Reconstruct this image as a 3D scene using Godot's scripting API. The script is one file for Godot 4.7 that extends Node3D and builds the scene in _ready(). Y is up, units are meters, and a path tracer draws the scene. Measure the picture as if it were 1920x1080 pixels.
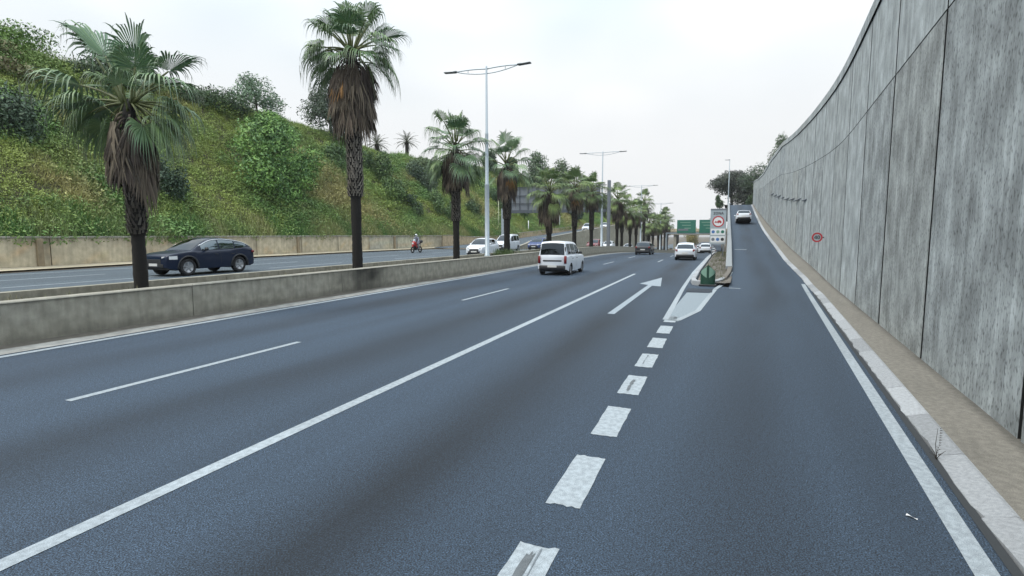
extends Node3D
# A motorway seen from its right-hand lanes: palms on the median, a planted hillside on the left, a tall concrete wall on the right.
# x to the right, y up, the road runs towards -z; metres.

const TAU_ := TAU
var taken := {}
var M := {}
var rng := RandomNumberGenerator.new()
var bumpy := FastNoiseLite.new()
var fine := FastNoiseLite.new()

# ---------------------------------------------------------------- mesh building
class MB:
	var st := SurfaceTool.new()
	var col := Color(1, 1, 1)
	func _init():
		st.begin(Mesh.PRIMITIVE_TRIANGLES)
		st.set_smooth_group(-1)
	func flat():
		st.set_smooth_group(-1)
		return self
	func soft(n := 1):
		st.set_smooth_group(n)
		return self
	func tint(c):
		col = c
		return self
	func v(p: Vector3, uv := Vector2.ZERO):
		st.set_color(col)
		st.set_uv(uv)
		st.add_vertex(p)
	func vc(p: Vector3, c: Color, uv := Vector2.ZERO):
		st.set_color(c)
		st.set_uv(uv)
		st.add_vertex(p)
	func tri(a, b, c):                    # corners counter-clockwise seen from outside
		v(a); v(c); v(b)
	func quad(a, b, c, d):
		tri(a, b, c); tri(a, c, d)
	func quad_uv(a, b, c, d, ua, ub, uc, ud):
		v(a, ua); v(c, uc); v(b, ub)
		v(a, ua); v(d, ud); v(c, uc)
	func box(c: Vector3, s: Vector3, b := Basis.IDENTITY, bev := 0.0):
		var h = s / 2.0
		if bev <= 0.0:
			var p = []
			for i in 8:
				p.append(c + b * Vector3(h.x * (1 if i & 1 else -1), h.y * (1 if i & 2 else -1), h.z * (1 if i & 4 else -1)))
			quad(p[0], p[2], p[3], p[1]); quad(p[4], p[5], p[7], p[6])
			quad(p[0], p[4], p[6], p[2]); quad(p[1], p[3], p[7], p[5])
			quad(p[2], p[6], p[7], p[3]); quad(p[0], p[1], p[5], p[4])
			return self
		bev = minf(bev, minf(h.x, minf(h.y, h.z)) * 0.9)
		var rings = []
		for yy in [[-h.y, bev], [-h.y + bev, 0.0], [h.y - bev, 0.0], [h.y, bev]]:
			var ring = []
			var a = h.x - yy[1]
			var d = h.z - yy[1]
			for q in [[a - bev, d], [a, d - bev], [a, -d + bev], [a - bev, -d], [-a + bev, -d], [-a, -d + bev], [-a, d - bev], [-a + bev, d]]:
				ring.append(c + b * Vector3(q[0], yy[0], q[1]))
			rings.append(ring)
		loft(rings, true)
		return self
	func loft(rings, caps := true, closed := true):     # rings run counter-clockwise seen from above when they are stacked upwards
		var n = rings[0].size()
		for i in rings.size() - 1:
			for j in (n if closed else n - 1):
				var k = (j + 1) % n
				quad(rings[i][j], rings[i][k], rings[i + 1][k], rings[i + 1][j])
		if caps:
			fan(rings[0], true)
			fan(rings[-1], false)
		return self
	func fan(ring, down):
		var m = Vector3.ZERO
		for p in ring: m += p
		m /= ring.size()
		for j in ring.size():
			var k = (j + 1) % ring.size()
			if down: tri(m, ring[k], ring[j])
			else: tri(m, ring[j], ring[k])
	func tube(pts, rad, n := 8, caps := true):
		var rings = []
		var side = Vector3.ZERO
		for i in pts.size():
			var d: Vector3 = (pts[mini(i + 1, pts.size() - 1)] - pts[maxi(i - 1, 0)]).normalized()
			if side == Vector3.ZERO:
				side = d.cross(Vector3.UP if absf(d.y) < 0.9 else Vector3.BACK).normalized()
			side = (side - d * side.dot(d)).normalized()
			var up = side.cross(d)
			var r: float = rad[i] if rad is Array else rad
			var ring = []
			for j in n:
				var a = TAU * j / n
				ring.append(pts[i] + (side * cos(a) - up * sin(a)) * r)
			rings.append(ring)
		loft(rings, caps)
		return self
	func lathe(prof, n := 16, at := Vector3.ZERO, b := Basis.IDENTITY):    # prof: [radius, height] going up
		var rings = []
		for p in prof:
			var ring = []
			for j in n:
				var a = TAU * j / n
				ring.append(at + b * Vector3(cos(a) * p[0], p[1], -sin(a) * p[0]))
			rings.append(ring)
		loft(rings, true)
		return self
	func plate(poly: PackedVector2Array, o: Vector3, ux: Vector3, uy: Vector3, thick: float):   # polygon extruded from the front face backwards
		var nrm = ux.cross(uy).normalized()
		if Geometry2D.is_polygon_clockwise(poly): poly.reverse()
		var f = []
		var k = []
		for p in poly:
			f.append(o + ux * p.x + uy * p.y)
			k.append(o + ux * p.x + uy * p.y - nrm * thick)
		var t = Geometry2D.triangulate_polygon(poly)
		for i in range(0, t.size(), 3):
			var a = poly[t[i]]; var b2 = poly[t[i + 1]]; var c = poly[t[i + 2]]
			var s = (b2 - a).cross(c - a) > 0
			var ii = [t[i], t[i + 1], t[i + 2]] if s else [t[i], t[i + 2], t[i + 1]]
			tri(f[ii[0]], f[ii[1]], f[ii[2]])
			tri(k[ii[0]], k[ii[2]], k[ii[1]])
		for i in f.size():
			var j = (i + 1) % f.size()
			quad(k[i], k[j], f[j], f[i])
		return self
	func grid(nu, nv, at: Callable, tone = null, flip := false, uvs = null):   # at(u, v) -> point; u to the right, v up seen from outside
		var p = []
		var c = []
		for i in nu + 1:
			for j in nv + 1:
				var q = at.call(float(i) / nu, float(j) / nv)
				p.append(q)
				c.append(tone.call(q) if tone != null else col)
		for i in nu:
			for j in nv:
				var a = i * (nv + 1) + j
				var q = [a, a + nv + 1, a + nv + 2, a + 1]
				if flip: q = [a, a + 1, a + nv + 2, a + nv + 1]
				for t in [0, 2, 1, 0, 3, 2]:
					var e = q[t]
					vc(p[e], c[e], uvs.call(p[e]) if uvs != null else Vector2(float(e / (nv + 1)) / nu, float(e % (nv + 1)) / nv))
		return self
	func done() -> ArrayMesh:
		st.generate_normals()
		return st.commit()

func L(r, g, b) -> Color:
	return Color(r, g, b).linear_to_srgb()

func numbered(called: String, parent: Node) -> String:
	var key = "%d/%s" % [parent.get_instance_id(), called]
	var n = taken.get(key, 0)
	taken[key] = n + 1
	return called if n == 0 else "%s_%03d" % [called, n]

func put(called: String, mesh: Mesh, m, parent: Node = self) -> MeshInstance3D:
	var o := MeshInstance3D.new()
	o.mesh = mesh
	o.material_override = m
	o.name = numbered(called, parent)
	parent.add_child(o, true)
	return o

func obj(called: String, mb: MB, m, parent: Node = self) -> MeshInstance3D:
	return put(called, mb.done(), m, parent)

func tag(o: Node, label: String, category: String, group := ""):
	o.set_meta("label", label)
	o.set_meta("category", category)
	if group != "": o.set_meta("group", group)
	return o

func thing(called: String, label: String, category: String, at := Vector3.ZERO, turn := 0.0, group := "") -> Node3D:
	var o := Node3D.new()
	o.name = numbered(called, self)
	add_child(o, true)
	o.position = at
	o.rotation.y = turn
	return tag(o, label, category, group)

func struct(called: String, mb: MB, m, label: String, parent: Node = self) -> MeshInstance3D:
	var o = obj(called, mb, m, parent)
	if parent == self:
		o.set_meta("kind", "structure")
		o.set_meta("label", label)
	return o

func stuffed(o, label := "", top := true):
	o.set_meta("kind", "stuff")
	if top: o.set_meta("label", label)
	return o

func tab(t: Array, x: float) -> float:            # a table of [x, y] with x falling or rising, read linearly
	var up = t[-1][0] > t[0][0]
	for i in t.size() - 1:
		var a = t[i]; var b = t[i + 1]
		if (up and x <= b[0]) or (not up and x >= b[0]) or i == t.size() - 2:
			var k = (x - a[0]) / (b[0] - a[0])
			return lerpf(a[1], b[1], clampf(k, 0.0 if i == 0 else -9.0, 1.0 if i == t.size() - 2 else 9.0))
	return t[-1][1]

# ---------------------------------------------------------------- materials
func bytes_of(n: FastNoiseLite, w: int, h: int, rw: int, rh: int) -> PackedByteArray:
	var im = n.get_seamless_image(w, h)
	im.convert(Image.FORMAT_L8)
	if rw != w or rh != h: im.resize(rw, rh, Image.INTERPOLATE_CUBIC)
	return im.get_data()

func noise(seed_, freq, oct := 4, kind := FastNoiseLite.TYPE_SIMPLEX_SMOOTH) -> FastNoiseLite:
	var n := FastNoiseLite.new()
	n.noise_type = kind
	n.seed = seed_
	n.frequency = freq
	n.fractal_octaves = oct
	return n

func tex(data: PackedByteArray, w: int, h: int, rgb := false) -> ImageTexture:
	var im = Image.create_from_data(w, h, false, Image.FORMAT_RGB8 if rgb else Image.FORMAT_L8, data)
	if not rgb: im.convert(Image.FORMAT_RGB8)
	im.generate_mipmaps()
	return ImageTexture.create_from_image(im)

func bump(data: PackedByteArray, w: int, h: int, k: float) -> ImageTexture:
	var im = Image.create_from_data(w, h, false, Image.FORMAT_L8, data)
	im.convert(Image.FORMAT_RGBA8)
	im.bump_map_to_normal_map(k)
	return ImageTexture.create_from_image(im)

func plain(c: Color, rough := 0.7, metal := 0.0, vert := false) -> StandardMaterial3D:
	var m := StandardMaterial3D.new()
	m.albedo_color = c
	m.roughness = rough
	m.metallic = metal
	m.vertex_color_use_as_albedo = vert
	return m

func surfaced(c: Color, t: Texture2D, scale: float, rough := 0.85, nrm: Texture2D = null, nk := 1.0, vert := true) -> StandardMaterial3D:
	var m := plain(c, rough, 0.0, vert)
	m.albedo_texture = t
	m.uv1_triplanar = true
	m.uv1_world_triplanar = true
	m.uv1_scale = Vector3.ONE * scale
	if nrm != null:
		m.normal_enabled = true
		m.normal_texture = nrm
		m.normal_scale = nk
	return m

func make_materials():
	# asphalt: pale and dark stones in a dark binder
	var n := 1024
	var g1 = bytes_of(noise(3, 0.15, 2), n, n, n, n)
	var g2 = bytes_of(noise(5, 0.035, 3), n, n, n, n)
	var d := PackedByteArray(); d.resize(n * n)
	var hgt := PackedByteArray(); hgt.resize(n * n)
	rng.seed = 11
	for i in n * n:
		var s = g1[i] / 255.0
		var r = rng.randf()
		var q = 0.56 + (s - 0.5) * 0.85 + (r - 0.5) * 0.30 + (g2[i] / 255.0 - 0.5) * 0.16
		if r > 0.985: q += 0.22
		d[i] = int(clampf(q, 0.05, 1.0) * 255.0)
		hgt[i] = g1[i]
	M.asphalt = surfaced(L(0.110, 0.183, 0.288), tex(d, n, n), 0.42, 0.84, bump(hgt, n, n, 3.0), 0.5)
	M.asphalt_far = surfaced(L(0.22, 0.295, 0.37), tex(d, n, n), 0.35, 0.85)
	# worn road paint
	var p1 = bytes_of(noise(21, 0.02, 5), n, n, n, n)
	for i in n * n:
		var q = 0.88 + (p1[i] / 255.0 - 0.5) * 0.22 + (g1[i] / 255.0 - 0.5) * 0.30
		d[i] = int(clampf(q, 0.3, 1.0) * 255.0)
	var paint_tex = tex(d, n, n)
	M.paint = surfaced(L(0.42, 0.48, 0.53), paint_tex, 0.6, 0.7, null, 1.0, true)
	# board-marked concrete: upright boards, streaks that run down, dark pits
	var s1 = bytes_of(noise(31, 0.13, 3), n, 64, n, n)
	var s2 = bytes_of(noise(33, 0.03, 3), n, 96, n, n)
	var s3 = bytes_of(noise(35, 0.10, 4), n, n / 2, n, n)
	var s4 = bytes_of(noise(37, 0.006, 4), n, n, n, n)
	var tone := []
	rng.seed = 5
	var x := 0
	while x < n:                                     # the boards' own tone
		var w = rng.randi_range(14, 30)
		var t = rng.randf_range(-0.5, 0.5)
		for k in w:
			if x + k < n: tone.append(t - (1.0 if k == 0 else (0.45 if k == 1 else 0.0)))
		x += w
	for i in n * n:
		var blot = maxf(0.0, 0.36 - s3[i] / 255.0) * 0.9
		var q = 0.83 + (s1[i] / 255.0 - 0.5) * 0.12 + (s2[i] / 255.0 - 0.5) * 0.10 + (s4[i] / 255.0 - 0.5) * 0.24 + tone[i % n] * 0.10 - blot * 0.9
		d[i] = int(clampf(q, 0.12, 1.0) * 255.0)
		hgt[i] = int(clampf(0.5 + (s1[i] / 255.0 - 0.5) * 0.4 + tone[i % n] * 0.5 - blot * 0.4, 0.0, 1.0) * 255.0)
	M.board = plain(L(0.57, 0.625, 0.645), 0.86, 0.0, true)
	M.board.albedo_texture = tex(d, n, n)
	M.board.normal_enabled = true
	M.board.normal_texture = bump(hgt, n, n, 4.0)
	M.board.normal_scale = 0.7
	for i in n * n:                                      # a second lot of panels, more pitted and blotched
		var blot = maxf(0.0, 0.43 - s3[i] / 255.0) * 0.95
		var q = 0.80 + (s1[(i * 7) % (n * n)] / 255.0 - 0.5) * 0.06 + (s2[i] / 255.0 - 0.5) * 0.15 + (s4[n * n - 1 - i] / 255.0 - 0.5) * 0.30 + tone[(i + 400) % n] * 0.10 - blot
		d[i] = int(clampf(q, 0.12, 1.0) * 255.0)
	M.board_pitted = M.board.duplicate()
	M.board_pitted.albedo_texture = tex(d, n, n)
	# plain weathered concrete
	var c1 = bytes_of(noise(41, 0.008, 6), n, n, n, n)
	var c2 = bytes_of(noise(43, 0.02, 3), n, 128, n, n)
	for i in n * n:
		var q = 0.76 + (c1[i] / 255.0 - 0.5) * 0.17 + (c2[i] / 255.0 - 0.5) * 0.10 + (g1[i] / 255.0 - 0.5) * 0.12
		d[i] = int(clampf(q, 0.15, 1.0) * 255.0)
	var ct = tex(d, n, n)
	M.concrete = surfaced(L(0.56, 0.535, 0.455), ct, 0.3)
	M.pale_concrete = surfaced(L(0.56, 0.57, 0.57), ct, 0.4)
	M.beige = surfaced(L(0.93, 0.81, 0.585), ct, 0.2)
	M.brown = surfaced(L(0.26, 0.232, 0.20), ct, 0.35)
	M.kerb = surfaced(L(0.47, 0.495, 0.525), paint_tex, 0.9)
	# soil
	var e1 = bytes_of(noise(51, 0.03, 6), n, n, n, n)
	for i in n * n:
		d[i] = int(clampf(0.6 + (e1[i] / 255.0 - 0.5) * 0.9 + (g1[i] / 255.0 - 0.5) * 0.3, 0.1, 1.0) * 255.0)
	var soil_tex = tex(d, n, n)
	M.sidewalk = surfaced(L(0.25, 0.235, 0.205), paint_tex, 0.45, 0.9)
	M.soil = surfaced(L(0.24, 0.19, 0.12), soil_tex, 0.35, 0.95)
	M.hill = surfaced(L(0.16, 0.15, 0.07), tex(d, n, n), 0.13, 0.95)
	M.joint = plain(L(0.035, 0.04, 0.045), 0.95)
	M.leaf = plain(Color(1, 1, 1), 0.6, 0.0, true)
	M.leaf.backlight = L(0.7, 0.75, 0.35)
	M.frond = plain(Color(1, 1, 1), 0.5, 0.0, true)
	M.frond.backlight = L(0.75, 0.82, 0.6)
	M.frond_far = M.frond.duplicate()
	M.frond_far.albedo_color = L(1.0, 0.92, 0.62)
	M.frond.albedo_color = L(1.0, 1.0, 0.93)
	M.dead = plain(L(0.85, 0.84, 0.80), 0.85, 0.0, true)
	M.bark = surfaced(L(1, 1, 1), tex(d, n, n), 1.3, 0.95)
	M.steel = plain(L(0.38, 0.44, 0.49), 0.45, 0.3)
	M.dark_steel = plain(L(0.09, 0.105, 0.115), 0.5, 0.3)
	M.grey_panel = plain(L(0.17, 0.19, 0.22), 0.55, 0.2)
	M.grey_rib = plain(L(0.08, 0.095, 0.115), 0.55, 0.2)
	M.rubber = plain(L(0.018, 0.018, 0.02), 0.85)
	M.rim = plain(L(0.42, 0.43, 0.45), 0.35, 0.7)
	M.black = plain(L(0.02, 0.021, 0.024), 0.55)
	M.glass = plain(L(0.17, 0.20, 0.22), 0.04, 1.0)
	M.screen = plain(L(0.055, 0.065, 0.075), 0.04, 1.0)
	M.chrome = plain(L(0.75, 0.77, 0.8), 0.15, 1.0)
	M.tail = plain(L(0.17, 0.010, 0.013), 0.2)
	M.lamp = plain(L(0.80, 0.82, 0.85), 0.12, 0.2)
	M.plate = plain(L(0.62, 0.62, 0.60), 0.5)
	M.amber = plain(L(0.7, 0.25, 0.03), 0.3)
	M.white = plain(L(0.72, 0.74, 0.76), 0.45)
	M.sign_white = plain(L(0.34, 0.40, 0.44), 0.5)
	M.sign_red = plain(L(0.42, 0.03, 0.04), 0.5)
	M.sign_black = plain(L(0.03, 0.03, 0.035), 0.6)
	M.sign_green = plain(L(0.02, 0.155, 0.11), 0.5)
	M.sign_blue = plain(L(0.06, 0.17, 0.42), 0.5)
	M.marker_green = plain(L(0.012, 0.055, 0.035), 0.45)
	M.marker_pale = plain(L(0.20, 0.34, 0.27), 0.4)
	M.skin = plain(L(0.40, 0.24, 0.17), 0.6)

func paint_of(c: Color) -> StandardMaterial3D:
	var m := plain(c, 0.32)
	m.clearcoat_enabled = true
	m.metallic_specular = 0.35
	m.clearcoat = 0.3
	m.clearcoat_roughness = 0.06
	return m

# ---------------------------------------------------------------- the lie of the land
func e_main(z: float) -> float:                     # the main carriageway dips away under the far bridge
	return -3.2 * smoothstep(-52.0, -175.0, z)

func e_opp(z: float) -> float:
	return e_main(z) + 0.40

const RAMP := [[30.0, 0.0], [-25.4, 0.0], [-29.0, 0.15], [-38.0, 0.6], [-47.0, 1.15], [-56.0, 1.9], [-66.0, 2.85], [-76.0, 3.9], [-86.0, 5.0], [-96.0, 6.1], [-106.0, 7.2], [-113.0, 7.92], [-118.0, 8.2], [-124.0, 8.28], [-190.0, 8.3]]
func e_ramp(z: float) -> float:
	return (tab(RAMP, z - 2.0) + tab(RAMP, z) + tab(RAMP, z + 2.0)) / 3.0

func r_line(z: float) -> float:
	return 1.36 - 0.0805 * z

const KERB := [[30.0, -0.85], [-22.0, 3.34], [-28.5, 3.68], [-36.8, 3.8], [-48.0, 4.12], [-64.0, 4.29], [-71.0, 4.40], [-88.0, 4.73], [-113.0, 5.3], [-190.0, 12.0]]
func x_kerb(z: float) -> float:                     # the road's edge at the foot of the wall
	return tab(KERB, z)

const WALL := [[30.0, 0.09], [-19.0, 3.96], [-23.0, 4.29], [-28.0, 4.6], [-31.0, 4.74], [-37.0, 4.94], [-44.0, 5.10], [-53.0, 5.25], [-64.0, 5.33], [-71.0, 5.36], [-84.0, 5.42], [-97.0, 5.52], [-111.0, 5.72], [-120.0, 6.0]]
func x_wall(z: float) -> float:
	return (tab(WALL, z - 2.0) + tab(WALL, z) + tab(WALL, z + 2.0)) / 3.0

func h_wall(z: float) -> float:
	return tab([[30.0, 8.93], [-58.0, 8.9], [-71.0, 7.8], [-84.0, 6.1], [-97.0, 5.1], [-111.0, 4.6], [-125.0, 4.3]], z)

const LEFT := [[-22.0, 0.34], [-24.0, 0.42], [-31.0, 0.66], [-39.0, 0.77], [-48.0, 0.9], [-58.0, 1.0], [-71.0, 1.12], [-89.0, 1.27], [-115.0, 1.55], [-190.0, 8.0]]
func x_left(z: float) -> float:                     # left edge of the slip road that climbs
	return tab(LEFT, z)

func x_isle(z: float) -> float:                     # left kerb of the island
	return tab([[-20.0, -1.1], [-33.0, -1.08], [-62.0, -0.72], [-108.0, -0.1], [-150.0, 0.4]], z)

func x_foot(z: float) -> float:                     # the low wall under the hillside
	return tab([[30.0, -31.0], [-8.0, -31.6], [-18.0, -32.6], [-30.0, -34.6], [-46.0, -35.1], [-62.0, -34.8], [-80.0, -33.2], [-110.0, -31.8], [-190.0, -31.0]], z)

func e_slip(z: float) -> float:                     # the far slip road that climbs to the bridge
	return maxf(e_opp(z), tab([[-58.0, 0.48], [-75.0, 0.95], [-100.0, 2.2], [-130.0, 3.7], [-180.0, 5.0], [-200.0, 5.0]], z)) if z < -58.0 else 0.48

func e_hill(x: float, z: float) -> float:
	var f = x_foot(z) - 0.35
	var t = (f - x) / 15.2
	var base = maxf(2.0, e_slip(z) + 0.6) if z < -58.0 else 2.0
	var top = tab([[30.0, 14.2], [-20.0, 14.4], [-50.0, 14.9], [-66.0, 13.4], [-80.0, 12.8], [-120.0, 13.2], [-160.0, 9.0], [-210.0, 4.0]], z)
	var h = base + top * (t if t < 0.9 else 0.9 + 0.1 * (1.0 - exp(-(t - 0.9) * 8.0)))
	return h + (bumpy.get_noise_2d(x * 5.0, z * 5.0) * 0.9) * clampf(t * 3.0, 0.0, 1.0)

# ---------------------------------------------------------------- ground, roads, walls
func zs(a: float, b: float, near: float) -> Array:  # stations along the road, closer together near the camera
	var out = [a]
	var z = a
	while z > b:
		z -= clampf(near + maxf(0.0, -z - 20.0) * 0.025, near, 6.0)
		out.append(maxf(z, b))
	return out

func sheet(stations: Array, xl: Callable, xr: Callable, nx: int, y: Callable, tone = null) -> MB:
	var b = MB.new().soft()
	var rows = []
	for z in stations:
		var row = []
		var a = xl.call(z)
		var c = xr.call(z)
		for i in nx + 1:
			var xx = lerpf(a, c, float(i) / nx)
			row.append(Vector3(xx, y.call(xx, z), z))
		rows.append(row)
	for i in rows.size() - 1:
		for j in nx:
			for e in [[i, j], [i + 1, j], [i + 1, j + 1], [i, j], [i + 1, j + 1], [i, j + 1]]:
				var p = rows[e[0]][e[1]]
				b.vc(p, tone.call(p) if tone != null else Color(1, 1, 1), Vector2(p.x, p.z))
	return b

func streak(p: Vector3, centres: Array) -> Color:   # oil and rubber worn along the lanes
	var k = 1.0
	var wob = fine.get_noise_2d(p.x * 2.0, p.z * 0.35)
	for c in centres:
		var d = (p.x - c[0]) / c[1]
		k -= c[2] * exp(-d * d) * (0.85 + 0.7 * wob)
	k *= 1.0 + 0.16 * fine.get_noise_2d(p.x * 5.0 + 300.0, p.z * 0.22) + 0.10 * bumpy.get_noise_2d(p.x * 4.0, p.z * 1.5)
	return Color(k, k, k)

func tone_main(p: Vector3) -> Color:
	var r = r_line(p.z)
	var ramp_mid = lerpf((-1.1 + r) * 0.5, (x_left(p.z) + x_kerb(p.z)) * 0.5, smoothstep(-9.0, -23.0, p.z))
	if p.x > -0.9 and p.z < -14.0: return tone_ramp(p)
	return streak(p, [[-2.65, 0.7, 0.56], [-6.2, 0.9, 0.52], [-10.1, 0.85, 0.46], [-8.0, 0.35, 0.12], [ramp_mid - 0.1, 0.6, 0.38], [-4.75, 0.35, 0.14], [r - 0.3, 0.35, 0.18], [-1.3, 0.5, 0.2], [-11.9, 0.5, 0.14]])

func tone_ramp(p: Vector3) -> Color:
	var m = lerpf((-1.1 + r_line(p.z)) * 0.5, (x_left(p.z) + x_kerb(p.z)) * 0.5, smoothstep(-9.0, -23.0, p.z))
	return streak(p, [[m - 0.1, 0.6, 0.38], [x_kerb(p.z) - 0.5, 0.35, 0.18]])

func strip(a: Array, width: float, y: Callable, lift := 0.005, worn := 0.0) -> MB:     # a painted line along points [x, z]
	var b = MB.new().soft()
	for i in a.size() - 1:
		var d = Vector2(a[i + 1][0] - a[i][0], a[i + 1][1] - a[i][1])
		var n = int(maxf(1.0, d.length() / 1.5))
		var s = Vector2(-d.y, d.x).normalized() * width * 0.5
		for k in n:
			var p = Vector2(a[i][0], a[i][1]) + d * k / n
			var q = Vector2(a[i][0], a[i][1]) + d * (k + 1) / n
			var c = []
			for e in [p - s, p + s, q + s, q - s]:
				c.append(Vector3(e.x, y.call(e.x, e.y) + lift, e.y))
			var w = 1.0 - worn * rng.randf()
			b.tint(Color(w, w, w))
			if (c[1] - c[0]).cross(c[3] - c[0]).y < 0: b.quad(c[3], c[2], c[1], c[0])
			else: b.quad(c[0], c[1], c[2], c[3])
	return b

func patch(poly: PackedVector2Array, y: Callable, lift: float, c := Color(1, 1, 1)) -> MB:
	var b = MB.new().tint(c)
	var t = Geometry2D.triangulate_polygon(poly)
	for i in range(0, t.size(), 3):
		var p = []
		for k in 3:
			var e = poly[t[i + k]]
			p.append(Vector3(e.x, y.call(e.x, e.y) + lift, e.y))
		if (p[1] - p[0]).cross(p[2] - p[0]).y < 0: b.tri(p[0], p[2], p[1])
		else: b.tri(p[0], p[1], p[2])
	return b

func ragged(x0: float, x1: float, z0: float, z1: float, j: float) -> PackedVector2Array:   # a painted block with worn edges
	var o := PackedVector2Array()
	for i in 8: o.append(Vector2(lerpf(x0, x1, i / 8.0), z0 + rng.randf_range(-j, j)))
	for i in 8: o.append(Vector2(x1 + rng.randf_range(-j, j) * 0.35, lerpf(z0, z1, i / 8.0)))
	for i in 8: o.append(Vector2(lerpf(x1, x0, i / 8.0), z1 + rng.randf_range(-j, j)))
	for i in 8: o.append(Vector2(x0 + rng.randf_range(-j, j) * 0.35, lerpf(z1, z0, i / 8.0)))
	return o

func build_ground():
	var ym = func(_x, z): return e_main(z)
	var yo = func(_x, z): return e_opp(z)
	var yr = func(_x, z): return e_ramp(z)
	var b = MB.new()
	b.quad(Vector3(-900, -4.2, 500), Vector3(900, -4.2, 500), Vector3(900, -4.2, -1500), Vector3(-900, -4.2, -1500))
	struct("ground", b, M.soil, "flat ground running to the horizon below the roads")
	# the carriageway the camera drives on
	var road = struct("main_road", sheet(zs(26, -23, 0.7), func(_z): return -12.32, func(z): return x_kerb(z) - 0.02, 60, ym, tone_main), M.asphalt, "dark bluish asphalt carriageway with three lanes and an exit lane")
	var far = struct("asphalt_surface", sheet(zs(-23, -420, 1.0), func(_z): return -12.32, func(z): return x_left(z) if z > -24.9 else x_isle(z) + 0.25, 44, ym, tone_main), M.asphalt, "", road)
	far.name = "far_asphalt"
	var slip = struct("exit_ramp", sheet(zs(-23, -190, 1.0), func(z): return x_left(z), func(z): return x_kerb(z), 20, yr, tone_ramp), M.asphalt, "asphalt exit ramp climbing along the concrete wall to a crest")
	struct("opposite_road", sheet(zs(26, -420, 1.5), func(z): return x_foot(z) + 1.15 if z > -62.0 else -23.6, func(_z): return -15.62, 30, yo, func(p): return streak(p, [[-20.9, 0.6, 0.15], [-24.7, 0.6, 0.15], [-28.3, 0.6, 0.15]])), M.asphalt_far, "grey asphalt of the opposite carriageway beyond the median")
	# markings
	struct("edge_line", strip([[-12.02, 26], [-12.02, -200]], 0.17, ym, 0.005, 0.15), M.paint, "", road)
	struct("solid_line", strip([[-4.4, 26], [-4.4, -30.5]], 0.16, ym, 0.005, 0.12), M.paint, "", road)
	for k in 9:
		struct("lane_dash", strip([[-8.0, 7.4 - 11.7 * k], [-8.0, 3.2 - 11.7 * k]], 0.13, ym, 0.005, 0.15), M.paint, "", road)
		if k > 3: struct("lane_dash", strip([[-4.6, 2.4 - 11.7 * k], [-4.6, -1.7 - 11.7 * k]], 0.13, ym, 0.005, 0.15), M.paint, "", road)
	rng.seed = 77
	for k in range(-3, 7):
		var z0 = -4.02 - 1.635 * k
		struct("exit_dash", patch(ragged(-1.26, -0.97, z0, z0 - 1.03, 0.016), ym, 0.005), M.paint, "", road)
		if k >= -1 and k < 6:
			struct("old_streak", patch(ragged(-1.155 + rng.randf_range(-0.02, 0.02), -1.125 + rng.randf_range(-0.02, 0.02), z0 - rng.randf_range(0.08, 0.2), z0 - rng.randf_range(0.75, 0.95), 0.03), ym, 0.009, Color(1, 1, 1) * rng.randf_range(0.34, 0.48)), M.paint, "", road)
			struct("old_streak", patch(ragged(-1.088, -1.080, z0 - 0.05, z0 - 0.98, 0.02), ym, 0.009, Color(0.55, 0.56, 0.57)), M.paint, "", road)
	struct("direction_arrow", patch(PackedVector2Array([Vector2(-2.86, -14.75), Vector2(-2.66, -14.72), Vector2(-2.66, -23.6), Vector2(-2.28, -23.4), Vector2(-2.70, -28.3), Vector2(-3.30, -24.4), Vector2(-2.86, -23.9)]), ym, 0.005, Color(0.82, 0.85, 0.88)), M.paint, "", road)
	struct("gore_area", patch(PackedVector2Array([Vector2(-1.27, -14.15), Vector2(-0.92, -14.05), Vector2(-0.50, -16.2), Vector2(-0.14, -21.4), Vector2(-1.10, -21.3)]), ym, 0.005, Color(0.68, 0.72, 0.74)), M.paint, "", road)
	struct("gore_line", strip([[-1.24, -14.2], [-1.34, -23.0], [-1.36, -33], [-1.0, -62], [-0.42, -108], [0.1, -150]], 0.15, ym, 0.009, 0.1), M.paint, "", road)
	struct("gore_line", strip([[-0.94, -14.2], [-0.52, -16.2], [-0.1, -22.9]], 0.15, ym, 0.009, 0.1), M.paint, "", road)
	struct("gore_line", strip([[-0.1, -23.02], [0.33, -26.2], [0.62, -30.5]], 0.17, func(x, z): return e_ramp(z), 0.009, 0.1), M.paint, "", slip)
	struct("cross_mark", strip([[0.42, -23.7], [0.86, -23.6]], 0.13, yr, 0.006), M.paint, "", slip)
	struct("cross_mark", strip([[1.1, -45.2], [1.97, -45.3]], 0.22, yr, 0.006), M.paint, "", slip)
	struct("edge_line", strip([[r_line(24), 24], [r_line(-22.95), -22.95]], 0.15, ym, 0.005, 0.12), M.paint, "", road)
	struct("edge_line", strip([[r_line(-23.02), -23.02], [3.46, -26.2]], 0.15, yr, 0.005, 0.12), M.paint, "", slip)
	var op = get_node("opposite_road")
	for k in 14:
		for x in [-22.6, -26.2]:
			if x < -25.0 and k > 6: continue
			struct("lane_dash", strip([[x, 14 - 12.0 * k], [x, 8 - 12.0 * k]], 0.16, yo, 0.006, 0.2), M.paint, "", op)
	struct("edge_line", strip([[-18.9, 26], [-18.9, -200]], 0.16, yo, 0.006, 0.2), M.paint, "", op)
	struct("edge_line", strip([[-29.6, 26], [-29.6, -24], [-31.5, -36], [-31.6, -56]], 0.16, yo, 0.006, 0.2), M.paint, "", op)
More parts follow.
